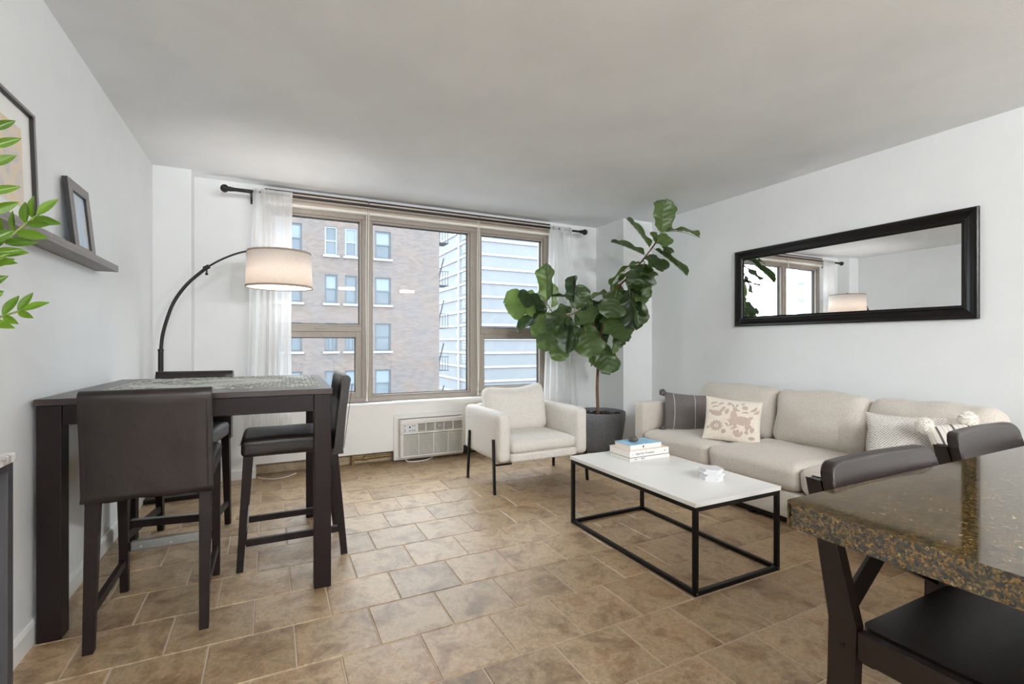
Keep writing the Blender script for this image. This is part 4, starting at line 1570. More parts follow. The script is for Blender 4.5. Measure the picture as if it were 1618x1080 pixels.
def picture(name, label, y0, y1, h, thick, fw, xb, xt, mat_w, art, frm, gloss=True, edge=None):
    """framed picture leaning on the left wall: xb / xt are the x of its front at bottom and top"""
    e = bpy.data.objects.new(name, None)
    COL.objects.link(e)
    tag(e, label, 'picture')
    w = y1 - y0
    lean = math.atan2(xb - xt, h)
    e.location = (xb, y0, ZB + 0.0145)
    e.rotation_euler = (0, -lean, 0)
    # local: front at x = 0, body to -thick, y along the wall, z up
    for (a0, a1, c0, c1, nm) in ((0, w, 0, fw, 'frame_side'), (0, w, h - fw, h, 'frame_side'), (0, fw, fw, h - fw, 'frame_side'), (w - fw, w, fw, h - fw, 'frame_side')):
        MB().box(-thick, 0, a0, a1, c0, c1).build(nm, frm, e, 0.0008)
        if edge:
            pass
    ins = 0.012 if mat_w else 0.008
    MB().box(-thick + 0.001, -ins - 0.004, fw, w - fw, fw, h - fw).build('mat_board', MATS['mat_board'] if mat_w else art, e)
    if mat_w:
        MB().box(-ins - 0.004, -ins - 0.003, fw + mat_w, w - fw - mat_w, fw + mat_w * 1.1, h - fw - mat_w).build('print', art, e)
    if edge:
        for ya_ in (-0.001, w):
            MB().box(-thick - 0.0005, -0.002, ya_, ya_ + 0.001, 0, h).build('frame_edge', edge, e)
        i_ = MB().box(-ins - 0.003, -0.002, fw, fw + 0.002, fw, h - fw).box(-ins - 0.003, -0.002, w - fw - 0.002, w - fw, fw, h - fw).box(-ins - 0.003, -0.002, fw + 0.002, w - fw - 0.002, h - fw - 0.002, h - fw)
        i_.build('frame_rebate', edge, e)
    return e


picture('framed_print', 'large pastel abstract print in a thin grey frame on the ledge', 1.98, 2.515, 0.475, 0.020, 0.012, -0.802, -0.818, 0.075, MATS['pastel_print'], MATS['frame_grey'], edge=MATS['frame_black'])
picture('framed_photo', 'small pale blue photo in a wide grey-fronted black frame on the ledge', 2.865, 3.145, 0.352, 0.022, 0.048, -0.788, -0.822, 0.0, MATS['seaside_photo'], MATS['frame_grey'], edge=MATS['frame_black'])

# ------------------------------------------------------------------ marble console with the glossy plant
m, nt, b = nmat('white_marble')
tc = nt.nodes.new('ShaderNodeTexCoord')
nz = N(nt, 'ShaderNodeTexNoise', Scale=9.0, Detail=8.0, Roughness=0.7, Distortion=1.6)
nt.links.new(tc.outputs['Object'], nz.inputs['Vector'])
rp = ramp(nt, [(0.40, lin((226, 224, 222))), (0.50, lin((172, 166, 160))), (0.56, lin((230, 228, 226)))])
nt.links.new(nz.outputs['Fac'], rp.inputs['Fac'])
nt.links.new(rp.outputs['Color'], b.inputs['Base Color'])
b.inputs['Roughness'].default_value = 0.2
M('gunmetal', (74, 74, 78), 0.45, 0.5)
KZ, KX1, KY1, KY0 = 0.90, -0.617, 1.782, 0.62
co = thing('console_table', 'narrow marble-topped console on a grey metal frame against the wall', 'console table', (XL + 0.016, KY0, 0))
kw, kd = KX1 - XL - 0.016, KY1 - KY0
MB().box(0, kw, 0, kd, KZ - 0.022, KZ).build('marble_top', MATS['white_marble'], co, 0.0015)
q = 0.03
for (x, y) in ((0.004, 0.004), (kw - q - 0.004, 0.004), (0.004, kd - q - 0.010), (kw - q - 0.004, kd - q - 0.010)):
    MB().box(x, x + q, y, y + q, 0, KZ - 0.0225).build('leg', MATS['gunmetal'], co, 0.001)
for x in (0.004, kw - q - 0.004):
    MB().box(x, x + q, q + 0.005, kd - q - 0.011, KZ - 0.0225 - 0.02, KZ - 0.0225).build('rail', MATS['gunmetal'], co)
for y in (0.004, kd - q - 0.010):
    MB().box(q + 0.005, kw - q - 0.005, y, y + q, KZ - 0.0225 - 0.02, KZ - 0.0225).build('rail', MATS['gunmetal'], co)


def leaf_material(name, c_top, c_dark, trans, rough=0.35, vein=True):
    m, nt, b = nmat(name)
    out = nt.nodes['Material Output']
    oi = nt.nodes.new('ShaderNodeObjectInfo')
    tc = nt.nodes.new('ShaderNodeTexCoord')
    nz = N(nt, 'ShaderNodeTexNoise', Scale=4.0, Detail=3.0)
    nt.links.new(tc.outputs['Object'], nz.inputs['Vector'])
    ad = N(nt, 'ShaderNodeMath', operation='MULTIPLY_ADD')
    ad.inputs[1].default_value = 0.6
    nt.links.new(oi.outputs['Random'], ad.inputs[0])
    nm = N(nt, 'ShaderNodeMath', operation='MULTIPLY')
    nm.inputs[1].default_value = 0.4
    nt.links.new(nz.outputs['Fac'], nm.inputs[0])
    nt.links.new(nm.outputs[0], ad.inputs[2])
    rp = ramp(nt, [(0.15, lin(c_dark)), (0.85, lin(c_top))])
    nt.links.new(ad.outputs[0], rp.inputs['Fac'])
    nt.links.new(rp.outputs['Color'], b.inputs['Base Color'])
    b.inputs['Roughness'].default_value = rough
    tl = N(nt, 'ShaderNodeBsdfTranslucent')
    hs = nt.nodes.new('ShaderNodeHueSaturation')
    hs.inputs['Saturation'].default_value = 1.25
    hs.inputs['Value'].default_value = 1.9
    hs.inputs['Hue'].default_value = 0.485
    nt.links.new(rp.outputs['Color'], hs.inputs['Color'])
    nt.links.new(hs.outputs['Color'], tl.inputs['Color'])
    mx = nt.nodes.new('ShaderNodeMixShader')
    mx.inputs[0].default_value = trans
    nt.links.new(b.outputs[0], mx.inputs[1])
    nt.links.new(tl.outputs[0], mx.inputs[2])
    nt.links.new(mx.outputs[0], out.inputs['Surface'])
    return m


leaf_material('glossy_leaf', (98, 132, 34), (66, 98, 24), 0.18, 0.3)
leaf_material('fiddle_leaf', (92, 112, 68), (34, 50, 30), 0.40, 0.34)
M('leaf_stem', (120, 132, 70), 0.5, var=0.1)
M('stem_dark', (88, 70, 52), 0.7)
M('ceramic_white', (230, 228, 224), 0.3)
M('potting_soil', (52, 42, 34), 0.95, var=0.5, scale=40.0, bump=0.8, bscale=60.0)


def zz_leaf_mesh(bend, name):
    def fn(u, v):
        s = -1 + 2 * u
        w = 0.5 * math.sin(PI * min(1, v * 0.97 + 0.015)) ** 0.85 * (1.12 - 0.28 * v)
        return (s * w * 0.36, v, abs(s) * w * 0.16 - bend * v * v)
    return MB().grid(fn, 6, 10).mesh(name, MATS['glossy_leaf'])


ZL = [zz_leaf_mesh(b_, 'leaf') for b_ in (0.05, 0.14, -0.05)]


def place_leaf(me, parent, base, tip, normal, width=1.0, name='leaf', origin=Vector((0, 0, 0)), curl=1.0):
    base, tip = Vector(base), Vector(tip)
    y = tip - base
    L = y.length
    y.normalize()
    n_ = Vector(normal)
    n_ = n_ - y * n_.dot(y)
    if n_.length < 1e-4:
        n_ = y.orthogonal()
    n_.normalize()
    x = y.cross(n_)
    o = bpy.data.objects.new(name, me)
    COL.objects.link(o)
    o.parent = parent
    lc = base - origin
    mm = Matrix(((x.x * L * width, y.x * L, n_.x * L * curl, lc.x), (x.y * L * width, y.y * L, n_.y * L * curl, lc.y), (x.z * L * width, y.z * L, n_.z * L * curl, lc.z), (0, 0, 0, 1)))
    o.matrix_local = mm
    return o


ZO = Vector((-0.735, 1.50, KZ))
zp = thing('potted_plant', 'glossy green potted plant with feathered leaf stems on the marble console', 'plant', ZO)
MB().lathe([(0.0, 0.0), (0.070, 0.0), (0.078, 0.01), (0.090, 0.15), (0.086, 0.152), (0.080, 0.13), (0.0, 0.128)], n=32).build('pot', MATS['ceramic_white'], zp)
MB().lathe([(0.0, 0.13), (0.04, 0.133), (0.0795, 0.13)], n=24).build('soil', MATS['potting_soil'], zp)
rz_ = random.Random(4)


def zz_frond(pts, n_pairs, l0, l1, start=0.3, name='stem', spread=1.05):
    path = bez(pts, 30)
    MB().tube([p - ZO for p in path], [0.006 * (1 - 0.6 * i / (len(path) - 1)) for i in range(len(path))], 8).build('stem', MATS['leaf_stem'], zp)
    for k in range(n_pairs):
        f = start + (1 - start) * k / (n_pairs - 1)
        i = min(len(path) - 2, int(f * (len(path) - 1)))
        p = path[i]
        d = (path[i + 1] - path[i]).normalized()
        viewv = (Vector((0, 0, CAM_H)) - p).normalized()
        side = d.cross(Vector((0.2, -0.7, 0.6))).normalized()
        for sgn in (-1, 1):
            L = (l0 + (l1 - l0) * f) * rz_.uniform(0.85, 1.1)
            dv = (side * sgn * spread + d * 0.75 + Vector((0, 0, rz_.uniform(-0.15, 0.15)))).normalized()
            nn = d.cross(dv) * sgn + Vector((rz_.uniform(-.3, .3), rz_.uniform(-.3, .3), rz_.uniform(-.1, .3)))
            if nn.dot(Vector((0.3, -0.7, 0.5))) < 0:
                nn = -nn
            place_leaf(ZL[rz_.randrange(3)], zp, p, p + dv * L, nn, rz_.uniform(0.9, 1.15), 'leaf', ZO)
    place_leaf(ZL[0], zp, path[-1], path[-1] + (path[-1] - path[-3]).normalized() * l1, (0.3, -0.7, 0.5), 1.0, 'leaf', ZO)


zb_ = ZO + Vector((0, 0, 0.13))
# fronds that reach into the picture, and the rest of the plant around the pot
zz_frond([zb_ + Vector((0.02, 0.01, 0)), at(-62, 500, 1.20), at(-34, 400, 1.24), at(-20, 290, 1.26), at(-16, 190, 1.26)], 9, 0.086, 0.07, 0.30)
zz_frond([zb_ + Vector((0.01, 0.02, 0)), at(-75, 470, 1.26), at(-30, 412, 1.30), at(18, 372, 1.34), at(58, 340, 1.36)], 6, 0.078, 0.07, 0.50)
zz_frond([zb_ + Vector((0.02, 0.0, 0)), at(-95, 560, 1.18), at(-55, 520, 1.22), at(-8, 503, 1.26), at(34, 490, 1.28)], 4, 0.07, 0.062, 0.55)
zz_frond([zb_ + Vector((0.03, 0.0, 0)), at(-95, 560, 1.20), at(-60, 470, 1.24), at(-34, 430, 1.26), at(-12, 395, 1.28)], 5, 0.08, 0.065, 0.35)
for k in range(4):
    a = 2.2 + k * 0.8
    top = ZO + Vector((0.10 * math.cos(a) + 0.04, 0.22 * math.sin(a) - 0.12, 0.55 + 0.07 * k))
    zz_frond([zb_, zb_ + Vector((0.02 * math.cos(a) + 0.01, 0.04 * math.sin(a), 0.2)), (zb_ + top) / 2 + Vector((0.02, 0, 0.12)), top], 9, 0.06, 0.05, 0.35)

# ------------------------------------------------------------------ fiddle-leaf fig
m, nt, b = nmat('pot_concrete')
tc = nt.nodes.new('ShaderNodeTexCoord')
n1 = N(nt, 'ShaderNodeTexNoise', Scale=120.0, Detail=3.0, Roughness=0.8)
n2 = N(nt, 'ShaderNodeTexNoise', Scale=6.0, Detail=3.0)
nt.links.new(tc.outputs['Object'], n1.inputs['Vector'])
nt.links.new(tc.outputs['Object'], n2.inputs['Vector'])
rp = ramp(nt, [(0.35, lin((84, 86, 90))), (0.58, lin((110, 112, 116))), (0.72, lin((168, 170, 172)))])
nt.links.new(n1.outputs['Fac'], rp.inputs['Fac'])
nt.links.new(rp.outputs['Color'], b.inputs['Base Color'])
b.inputs['Roughness'].default_value = 0.55
M('fig_bark', (112, 82, 62), 0.85, var=0.35, scale=40.0, stretch=(1, 1, 0.3), bump=0.5, bscale=60.0)

D0 = 5.39
tk = at(945, 650, D0)
FO = Vector((tk.x + 0.02, tk.y, 0))
fig = thing('potted_fiddle_leaf_fig', 'tall leaning fiddle-leaf fig tree in a dark grey concrete pot', 'potted tree', FO)
PR = 0.285
pot = [(0.0, 0.0), (0.185, 0.0), (0.200, 0.012), (0.235, 0.10), (0.262, 0.21), (0.280, 0.34), (PR, 0.43), (PR - 0.008, 0.435), (PR - 0.020, 0.43), (PR - 0.026, 0.39), (PR - 0.03, 0.36)]
MB().lathe(pot, n=48).build('pot', MATS['pot_concrete'], fig)
soil = MB().lathe([(0.0, 0.392), (0.12, 0.395), (0.20, 0.388), (0.262, 0.382)], n=40)
rr_ = random.Random(9)
for k in range(160):
    a, r_ = rr_.random() * 2 * PI, 0.25 * math.sqrt(rr_.random())
    soil.ball((r_ * math.cos(a), r_ * math.sin(a), 0.397), rr_.uniform(0.008, 0.018), 6, 4, (1, 1, 0.6), 0.3, 2)
soil.build('soil', MATS['potting_soil'], fig)


def L5(x, y, d):
    return at(780 + x / 2.571, 300 + y / 2.571, d)


def fdepth(x, y):                 # how far off the crown stands, by where it leans
    if x < 430:
        return 5.30 + (x - 430) * 0.00085
    return 5.30 - (x - 430) * 0.0021


def F5(x, y, dd=0.0):
    return L5(x, y, fdepth(x, y) + dd)


def branch(pts, r0, r1, name):
    pa = bez(pts, 40)
    n_ = len(pa)
    MB().tube([p - FO for p in pa], [r0 + (r1 - r0) * i / (n_ - 1) for i in range(n_)], 10).build(name, MATS['fig_bark'], fig)


base_t = Vector((tk.x, tk.y, 0.385))
branch([base_t, at(943.5, 610, D0 - 0.02), at(946, 565, D0 - 0.05), F5(436, 600)], 0.019, 0.014, 'trunk')
branch([F5(436, 600), F5(452, 520), F5(500, 405), F5(560, 340), F5(640, 240), F5(682, 175)], 0.013, 0.007, 'branch')
branch([F5(437, 610), F5(415, 560), F5(370, 505), F5(330, 478), F5(300, 490)], 0.011, 0.006, 'branch')
branch([F5(350, 490), F5(300, 510), F5(250, 505), F5(224, 475)], 0.008, 0.005, 'branch')


def fig_leaf_mesh(droop, fold, seed, name='leaf'):
    prof = [(0, 0.03), (0.05, 0.17), (0.14, 0.31), (0.26, 0.35), (0.38, 0.34), (0.52, 0.38), (0.66, 0.43), (0.78, 0.42), (0.90, 0.31), (0.97, 0.16), (1.0, 0.03)]

    def wid(t):
        for i in range(len(prof) - 1):
            if prof[i][0] <= t <= prof[i + 1][0]:
                a, c = prof[i], prof[i + 1]
                f = (t - a[0]) / (c[0] - a[0])
                f = f * f * (3 - 2 * f)
                return a[1] + (c[1] - a[1]) * f
        return 0.03

    def fn(u, v):
        s = -1 + 2 * u
        t = v
        w = wid(t) * (1 + 0.08 * math.sin(t * 19 + seed + (1.3 if s > 0 else 0)))
        y = 0.06 + 0.94 * t + 0.05 * abs(s) * (1 if t > 0.9 else t)
        x = s * w
        vein = 0.026 * abs(math.sin((t * 6.0 - abs(s) * 0.9) * PI)) * min(1, 4 * t) * (1 - abs(s) ** 4)
        z = vein + fold * abs(s) * w - droop * t * t + 0.055 * abs(s) ** 2 * math.sin(t * 13 + seed + (2.1 if s > 0 else 0)) + 0.02 * noise.noise(Vector((x * 4, y * 4, seed)))
        return (x, y, z)
    mb = MB().grid(fn, 16, 22)
    me = mb.mesh(name, MATS['fiddle_leaf'])
    return me


FL = {'flat': fig_leaf_mesh(0.10, 0.10, 1.0), 'droop': fig_leaf_mesh(0.34, 0.18, 2.3), 'fold': fig_leaf_mesh(0.22, 0.75, 3.7), 'cup': fig_leaf_mesh(-0.10, 0.30, 5.2), 'wave': fig_leaf_mesh(0.18, -0.12, 7.7)}
ST = MB()
rib_cache = {}


def rib_mesh(droop, fold, seed):
    pts = []
    for k in range(9):
        t = k / 8
        pts.append((0, -0.06 + 1.0 * t, -droop * max(0, (t * 1.06 - 0.06)) ** 2 + 0.006))
    return MB().tube(pts, [0.016 - 0.012 * k / 8 for k in range(9)], 6).mesh('midrib', MATS['leaf_stem'])


RB = {'flat': rib_mesh(0.10, 0, 0), 'droop': rib_mesh(0.34, 0, 0), 'fold': rib_mesh(0.22, 0, 0), 'cup': rib_mesh(-0.10, 0, 0), 'wave': rib_mesh(0.18, 0, 0)}
rl = random.Random(21)
LV = [
    # bx, by, tx, ty, width, kind, depth offset, normal tilt (right, up, toward viewer)
    (215, 468, 52, 455, 1.00, 'flat', 0.04, (0.1, 0.5, 1)), (218, 470, 108, 428, 0.95, 'flat', -0.04, (0.2, 0.9, 1)), (218, 462, 220, 308, 0.62, 'cup', 0.0, (-0.6, 0.1, 1)),
    (236, 484, 240, 380, 0.55, 'fold', -0.03, (0.8, 0.1, 0.8)), (222, 478, 103, 530, 0.55, 'droop', -0.05, (0.1, 1.0, 0.5)), (226, 490, 162, 566, 0.9, 'wave', -0.02, (-0.2, 0.6, 1)),
    (236, 505, 206, 648, 0.75, 'flat', -0.02, (-0.3, 0.4, 1)), (240, 505, 160, 590, 0.5, 'droop', 0.07, (0.2, 0.2, 1)),
    (322, 462, 322, 348, 0.62, 'fold', 0.03, (-0.7, 0.2, 0.8)), (322, 440, 238, 424, 0.42, 'fold', -0.02, (0, 1, 0.3)), (325, 485, 372, 392, 0.95, 'wave', 0.0, (0.2, 0.2, 1)),
    (318, 468, 224, 528, 0.60, 'droop', -0.08, (0.2, 0.9, 0.6)), (312, 508, 248, 600, 0.85, 'wave', -0.03, (-0.3, 0.4, 1)), (312, 522, 288, 650, 0.70, 'fold', -0.06, (-0.5, 0.3, 1)),
    (330, 495, 382, 546, 1.00, 'flat', -0.08, (0.3, 0.7, 0.9)), (272, 598, 264, 690, 1.05, 'wave', 0.0, (0.0, 0.4, 1)), (330, 545, 322, 640, 0.75, 'flat', 0.04, (0.2, 0.3, 1)),
    (368, 545, 398, 668, 1.05, 'flat', -0.12, (-0.2, 0.4, 1)), (380, 640, 420, 708, 0.7, 'droop', -0.03, (0.2, 0.6, 1)), (432, 618, 480, 728, 0.95, 'wave', -0.10, (0.1, 0.3, 1)),
    (452, 505, 530, 590, 1.05, 'flat', -0.12, (0.2, 0.6, 1)), (432, 545, 452, 625, 0.8, 'flat', 0.05, (0.4, 0.3, 1)), (490, 575, 490, 660, 0.5, 'fold', 0.0, (0.5, 0.2, 1)),
    (525, 575, 512, 628, 0.9, 'cup', 0.02, (0, 0.4, 1)), (548, 568, 545, 616, 0.7, 'flat', 0.04, (0.3, 0.3, 1)), (446, 482, 348, 512, 0.75, 'droop', -0.08, (0, 1, 0.7)),
    (436, 450, 352, 478, 0.6, 'wave', 0.03, (0, 0.8, 1)), (472, 418, 385, 420, 0.8, 'droop', 0.02, (0, 1, 0.5)), (500, 412, 470, 510, 1.15, 'flat', -0.12, (-0.1, 0.5, 1)),
    (550, 392, 572, 562, 0.70, 'flat', -0.02, (-0.4, 0.2, 1)), (560, 400, 598, 545, 0.62, 'fold', 0.03, (0.5, 0.2, 1)), (520, 400, 545, 500, 0.7, 'flat', 0.06, (0.2, 0.2, 1)),
    (552, 338, 448, 408, 0.55, 'droop', -0.04, (-0.2, 1, 0.5)), (602, 355, 578, 424, 1.25, 'flat', 0.03, (0, 0.4, 1)), (622, 362, 626, 432, 0.8, 'wave', 0.0, (0.1, 0.3, 1)),
    (630, 378, 612, 458, 0.8, 'flat', 0.05, (0.4, 0.2, 1)), (612, 296, 592, 372, 1.55, 'wave', -0.10, (0, 0.6, 1)), (602, 292, 462, 338, 0.50, 'droop', 0.0, (0, 1, 0.35)),
    (622, 264, 692, 318, 1.05, 'flat', -0.06, (0.2, 0.7, 0.9)), (620, 268, 486, 202, 0.34, 'fold', 0.0, (0.1, 1, 0.35)), (638, 240, 553, 114, 0.34, 'fold', 0.02, (0.6, 0.8, 0.4)),
    (648, 236, 786, 332, 0.30, 'fold', 0.0, (0.3, 1, 0.3)), (684, 178, 688, 46, 0.92, 'cup', 0.0, (0.1, -0.3, 1)), (690, 172, 824, 140, 0.62, 'droop', 0.0, (0.1, 1, 0.45)),
    (662, 218, 640, 168, 0.6, 'fold', 0.0, (0.2, 0.2, 1)), (676, 176, 704, 222, 1.2, 'flat', -0.05, (0, 0.6, 1)), (688, 222, 724, 246, 0.9, 'wave', -0.04, (0.2, 0.6, 1)),
    (380, 480, 452, 610, 0.9, 'flat', 0.08, (0.2, 0.3, 1)), (420, 520, 340, 640, 0.9, 'wave', 0.08, (-0.2, 0.3, 1)), (400, 470, 470, 570, 0.9, 'flat', 0.10, (0.1, 0.3, 1)),
    (470, 440, 430, 540, 0.9, 'flat', 0.07, (-0.2, 0.3, 1)), (520, 380, 470, 470, 0.8, 'wave', 0.06, (0, 0.5, 1)), (540, 420, 500, 560, 0.7, 'flat', 0.08, (0.1, 0.3, 1)),
    (345, 470, 300, 410, 0.7, 'wave', 0.05, (-0.4, 0.4, 1)), (400, 500, 375, 440, 0.7, 'cup', 0.03, (0.3, 0.5, 1)), (455, 470, 520, 440, 0.8, 'droop', 0.03, (0.2, 0.8, 0.8)),
    (350, 560, 300, 650, 0.7, 'fold', -0.05, (-0.4, 0.4, 1)), (415, 570, 360, 610, 0.8, 'wave', -0.05, (-0.2, 0.7, 0.9)), (470, 560, 530, 620, 0.7, 'droop', 0.0, (0.3, 0.6, 0.9)),
    (250, 520, 300, 560, 0.8, 'wave', -0.06, (0.3, 0.6, 0.9)), (560, 420, 620, 440, 0.8, 'wave', 0.0, (0.3, 0.5, 1)), (590, 330, 648, 345, 0.9, 'flat', -0.05, (0.2, 0.7, 0.9)),
    (280, 500, 300, 590, 0.9, 'flat', 0.07, (0, 0.3, 1)), (300, 490, 210, 560, 0.8, 'flat', 0.08, (0, 0.5, 1)), (580, 340, 520, 400, 0.8, 'droop', 0.06, (0, 0.6, 1)),
]
cs_, cc_ = math.sin(YAW), math.cos(YAW)
VR, VU, VF = Vector((cc_, -cs_, 0)), Vector((0, 0, 1)), Vector((cs_, cc_, 0))
for (bx_, by_, tx_, ty_, w_, kd_, dd, nt3) in LV:
    pb = F5(bx_, by_, 0.3 * dd)
    tdep = dd * 1.6 + rl.uniform(-0.05, 0.05)
    pt = F5(tx_, ty_, tdep)
    pt.z = min(pt.z, ZC - 0.05)
    nn = VR * nt3[0] + VU * nt3[1] - VF * nt3[2]
    lf = place_leaf(FL[kd_], fig, pb, pt, nn, w_ * 0.96, 'leaf', FO, w_ if kd_ == 'fold' else 1.0)
    rb = bpy.data.objects.new('midrib', RB[kd_])
    COL.objects.link(rb)
    rb.parent = lf

# ------------------------------------------------------------------ granite counter with wooden stools
m, nt, b = nmat('granite')
tc = nt.nodes.new('ShaderNodeTexCoord')
v1 = N(nt, 'ShaderNodeTexVoronoi', Scale=330.0)
v2 = N(nt, 'ShaderNodeTexVoronoi', Scale=150.0)
n1 = N(nt, 'ShaderNodeTexNoise', Scale=26.0, Detail=6.0, Roughness=0.7)
n0 = N(nt, 'ShaderNodeTexNoise', Scale=180.0, Detail=2.0)
wm = nt.nodes.new('ShaderNodeMixRGB')
wm.inputs['Fac'].default_value = 0.012
nt.links.new(tc.outputs['Object'], n0.inputs['Vector'])
nt.links.new(tc.outputs['Object'], wm.inputs['Color1'])
nt.links.new(n0.outputs['Color'], wm.inputs['Color2'])
for q_ in (v1, v2):
    nt.links.new(wm.outputs['Color'], q_.inputs['Vector'])
nt.links.new(tc.outputs['Object'], n1.inputs['Vector'])
sv1, sv2 = nt.nodes.new('ShaderNodeSeparateColor'), nt.nodes.new('ShaderNodeSeparateColor')
nt.links.new(v1.outputs['Color'], sv1.inputs[0])
nt.links.new(v2.outputs['Color'], sv2.inputs[0])
k1_ = N(nt, 'ShaderNodeMath', operation='MULTIPLY_ADD')
k1_.inputs[1].default_value = 0.42
k2_ = N(nt, 'ShaderNodeMath', operation='MULTIPLY')
k2_.inputs[1].default_value = 0.22
k3_ = N(nt, 'ShaderNodeMath', operation='MULTIPLY_ADD')
k3_.inputs[1].default_value = 0.40
nt.links.new(sv2.outputs[0], k2_.inputs[0])
nt.links.new(sv1.outputs[0], k1_.inputs[0])
nt.links.new(k2_.outputs[0], k1_.inputs[2])
nt.links.new(n1.outputs['Fac'], k3_.inputs[0])
nt.links.new(k1_.outputs[0], k3_.inputs[2])
base = ramp(nt, [(0.28, lin((20, 17, 11))), (0.42, lin((42, 38, 25))), (0.52, lin((60, 52, 32))), (0.60, lin((80, 62, 28))), (0.70, lin((122, 88, 36))), (0.77, lin((70, 68, 50))), (0.86, lin((152, 138, 104)))])
nt.links.new(k3_.outputs[0], base.inputs['Fac'])
nt.links.new(base.outputs['Color'], b.inputs['Base Color'])
b.inputs['Roughness'].default_value = 0.06
b.inputs['Specular IOR Level'].default_value = 0.9
M('cabinet_white', (224, 222, 218), 0.5)
GX0, GX1, GY0, GY1, GZ = 0.822, 3.30, -0.42, 0.566, 0.914
gr = thing('kitchen_peninsula', 'brown and gold granite counter peninsula with rounded edge', 'counter', (GX0, GY0, 0))
pts = round_rect(0, GX1 - GX0, 0, GY1 - GY0, 0.028, 6)
MB().prism(pts, 'z', GZ - 0.042, GZ).build('granite_top', MATS['granite'], gr, 0.007, 3)
MB().box(0.55, GX1 - GX0 - 0.02, 0.02, 0.60, 0.09, GZ - 0.043).build('cabinet', MATS['cabinet_white'], gr)
MB().box(0.58, GX1 - GX0 - 0.05, 0.06, 0.56, 0.0, 0.089).build('plinth', MATS['frame_black'], gr)
for k in range(4):
    x0 = 0.57 + k * 0.47
    d_ = MB().box(x0, x0 + 0.45, 0.002, 0.02, 0.12, GZ - 0.06).build('door', MATS['cabinet_white'], gr, 0.002)
    MB().tube([(x0 + 0.40, -0.012, 0.60), (x0 + 0.40, -0.012, 0.72)], 0.005, 8).build('handle', MATS['brushed_steel'], d_)

M('black_brown_wood', (32, 24, 21), 0.30, spec=0.35, var=0.30, scale=16.0, stretch=(0.6, 6, 6), bump=0.08, bscale=90)
BW = MATS['black_brown_wood']


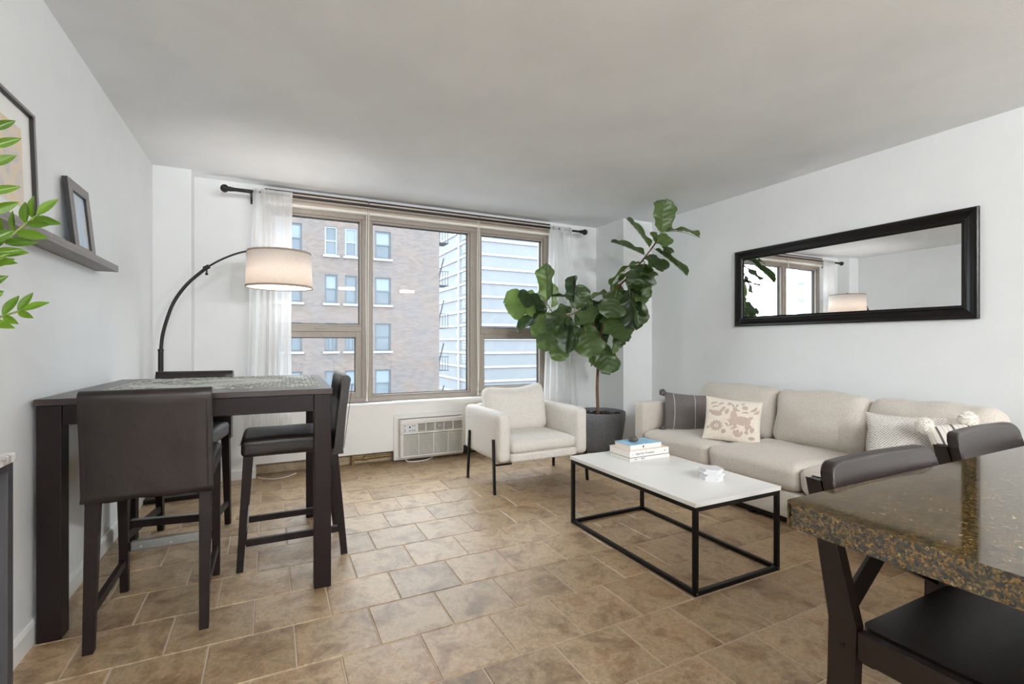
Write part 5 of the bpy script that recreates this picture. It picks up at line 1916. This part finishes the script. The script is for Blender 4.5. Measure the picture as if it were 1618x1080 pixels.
def wooden_stool(label, loc, rz):
    """local: faces +y, back at -y"""
    t = thing('counter_stool', label, 'bar stool', loc, rz, None)
    hw_ = 0.205
    zs = 0.632
    # seat board, rounded edges
    out = round_rect(-hw_ + 0.024, hw_ - 0.024, -0.185, 0.20, 0.02, 4)
    MB().prism(out, 'z', zs - 0.022, zs).build('seat', BW, t, 0.006, 3)
    for s in (-1, 1):
        x = s * (hw_ - 0.011)
        MB().box(x - 0.011, x + 0.011, -0.178, 0.192, zs - 0.060, zs - 0.004).build('seat_rail', BW, t, 0.003)
    MB().box(-hw_ + 0.022, hw_ - 0.022, 0.165, 0.187, zs - 0.075, zs - 0.0225).build('front_apron', BW, t, 0.002)
    MB().box(-hw_ + 0.022, hw_ - 0.022, -0.18, -0.158, zs - 0.075, zs - 0.0225).build('rear_apron', BW, t, 0.002)
    for s in (-1, 1):
        x0, x1 = sorted((s * hw_, s * (hw_ - 0.022)))
        # back leg and post, sawn from one board: bends at the seat
        cl = [(-0.245, 0.0), (-0.208, zs - 0.12), (-0.205, zs), (-0.238, 0.80), (-0.264, 0.908)]
        wd = [0.019, 0.026, 0.027, 0.020, 0.015]
        lft = [(c[0] - w_, c[1]) for c, w_ in zip(cl, wd)]
        rgt = [(c[0] + w_, c[1]) for c, w_ in zip(cl, wd)]
        pl_ = MB().prism(lft + list(reversed(rgt)), 'x', x0, x1).build('back_post', BW, t, 0.003)
        MB().tube([(s * (hw_ - 0.004), -0.205, zs - 0.045), (s * (hw_ + 0.0016), -0.205, zs - 0.045)], 0.006, 12).build('bolt', MATS['black_metal'], pl_)
        # front leg
        MB().hexa([(x0, 0.178, 0), (x1, 0.178, 0), (x1, 0.214, 0), (x0, 0.214, 0)], [(x0, 0.194, zs - 0.03), (x1, 0.194, zs - 0.03), (x1, 0.238, zs - 0.03), (x0, 0.238, zs - 0.03)]).build('front_leg', BW, t, 0.002)
        for z_ in (0.20, 0.36):
            xm = s * (hw_ - 0.011)
            MB().box(xm - 0.009, xm + 0.009, -0.208, 0.188, z_ - 0.016, z_ + 0.016).build('side_stretcher', BW, t, 0.002)
    MB().box(-hw_ + 0.022, hw_ - 0.022, 0.190, 0.212, 0.235, 0.275).build('footrest', BW, t, 0.002)
    MB().box(-hw_ + 0.022, hw_ - 0.022, -0.235, -0.215, 0.26, 0.29).build('rear_stretcher', BW, t, 0.002)
    # curved top rail in front of the posts, rounded ends
    nx, pr = 64, round_rect(-hw_ - 0.008, hw_ + 0.008, 0.795, 0.948, 0.038, 6)

    def bow(x):
        return -0.014 * (1 - (x / hw_) ** 2)
    rail = MB()
    zc_ = 0.87
    # front and back skins as fans of strips over the outline
    def skin(dy):
        vs_ = []
        for i in range(nx + 1):
            x = -hw_ - 0.008 + (2 * hw_ + 0.016) * i / nx
            ex = max(0.0, abs(x) - (hw_ + 0.008 - 0.038)) / 0.038
            r_ = 0.038 * (1 - math.sqrt(max(0, 1 - min(1, ex) ** 2)))
            for j in range(5):
                f = j / 4
                z_ = 0.795 + r_ + (0.948 - 0.795 - 2 * r_) * f
                vs_.append((x, -0.247 - 0.16 * (z_ - zc_) * 1.6 + bow(x) + 0.026 + dy, z_))
        return vs_
    A_, B_ = skin(0.014), skin(-0.014)
    n5 = (nx + 1) * 5
    fs_ = []
    for i in range(nx):
        for j in range(4):
            a, c = i * 5 + j, (i + 1) * 5 + j
            fs_.append((a, a + 1, c + 1, c))
            fs_.append((n5 + a, n5 + c, n5 + c + 1, n5 + a + 1))
    for i in range(nx):
        for j in (0, 4):
            a, c = i * 5 + j, (i + 1) * 5 + j
            fs_.append((a, c, n5 + c, n5 + a) if j == 0 else (a, n5 + a, n5 + c, c))
    for i in (0, nx):
        for j in range(4):
            a = i * 5 + j
            fs_.append((a, n5 + a, n5 + a + 1, a + 1) if i == 0 else (a, a + 1, n5 + a + 1, n5 + a))
    rail.add(A_ + B_, fs_, False)
    ro_ = rail.build('top_rail', BW, t, 0.007, 3)
    # crossed slats
    for s in (-1, 1):
        a = Vector((-s * (hw_ - 0.03), -0.213, zs + 0.01))
        c = Vector((s * (hw_ - 0.03), -0.252, 0.81))
        d = (c - a).normalized()
        n_ = Vector((0, 1, 0.25))
        n_ = (n_ - d * n_.dot(d)).normalized()
        w_ = d.cross(n_)
        lo, hi = obox((a + c) / 2 + n_ * (0.006 * s), w_, n_, d, 0.019, 0.006, (c - a).length / 2)
        MB().hexa(lo, hi).build('cross_slat', BW, t, 0.002)
    return t


wooden_stool('black-brown wooden stool at the exposed end of the granite counter', (1.242, 0.375, 0), PI)
wooden_stool('black-brown wooden stool further along the granite counter, in front of the striped pillow', (1.90, 0.425, 0), PI + 0.02)
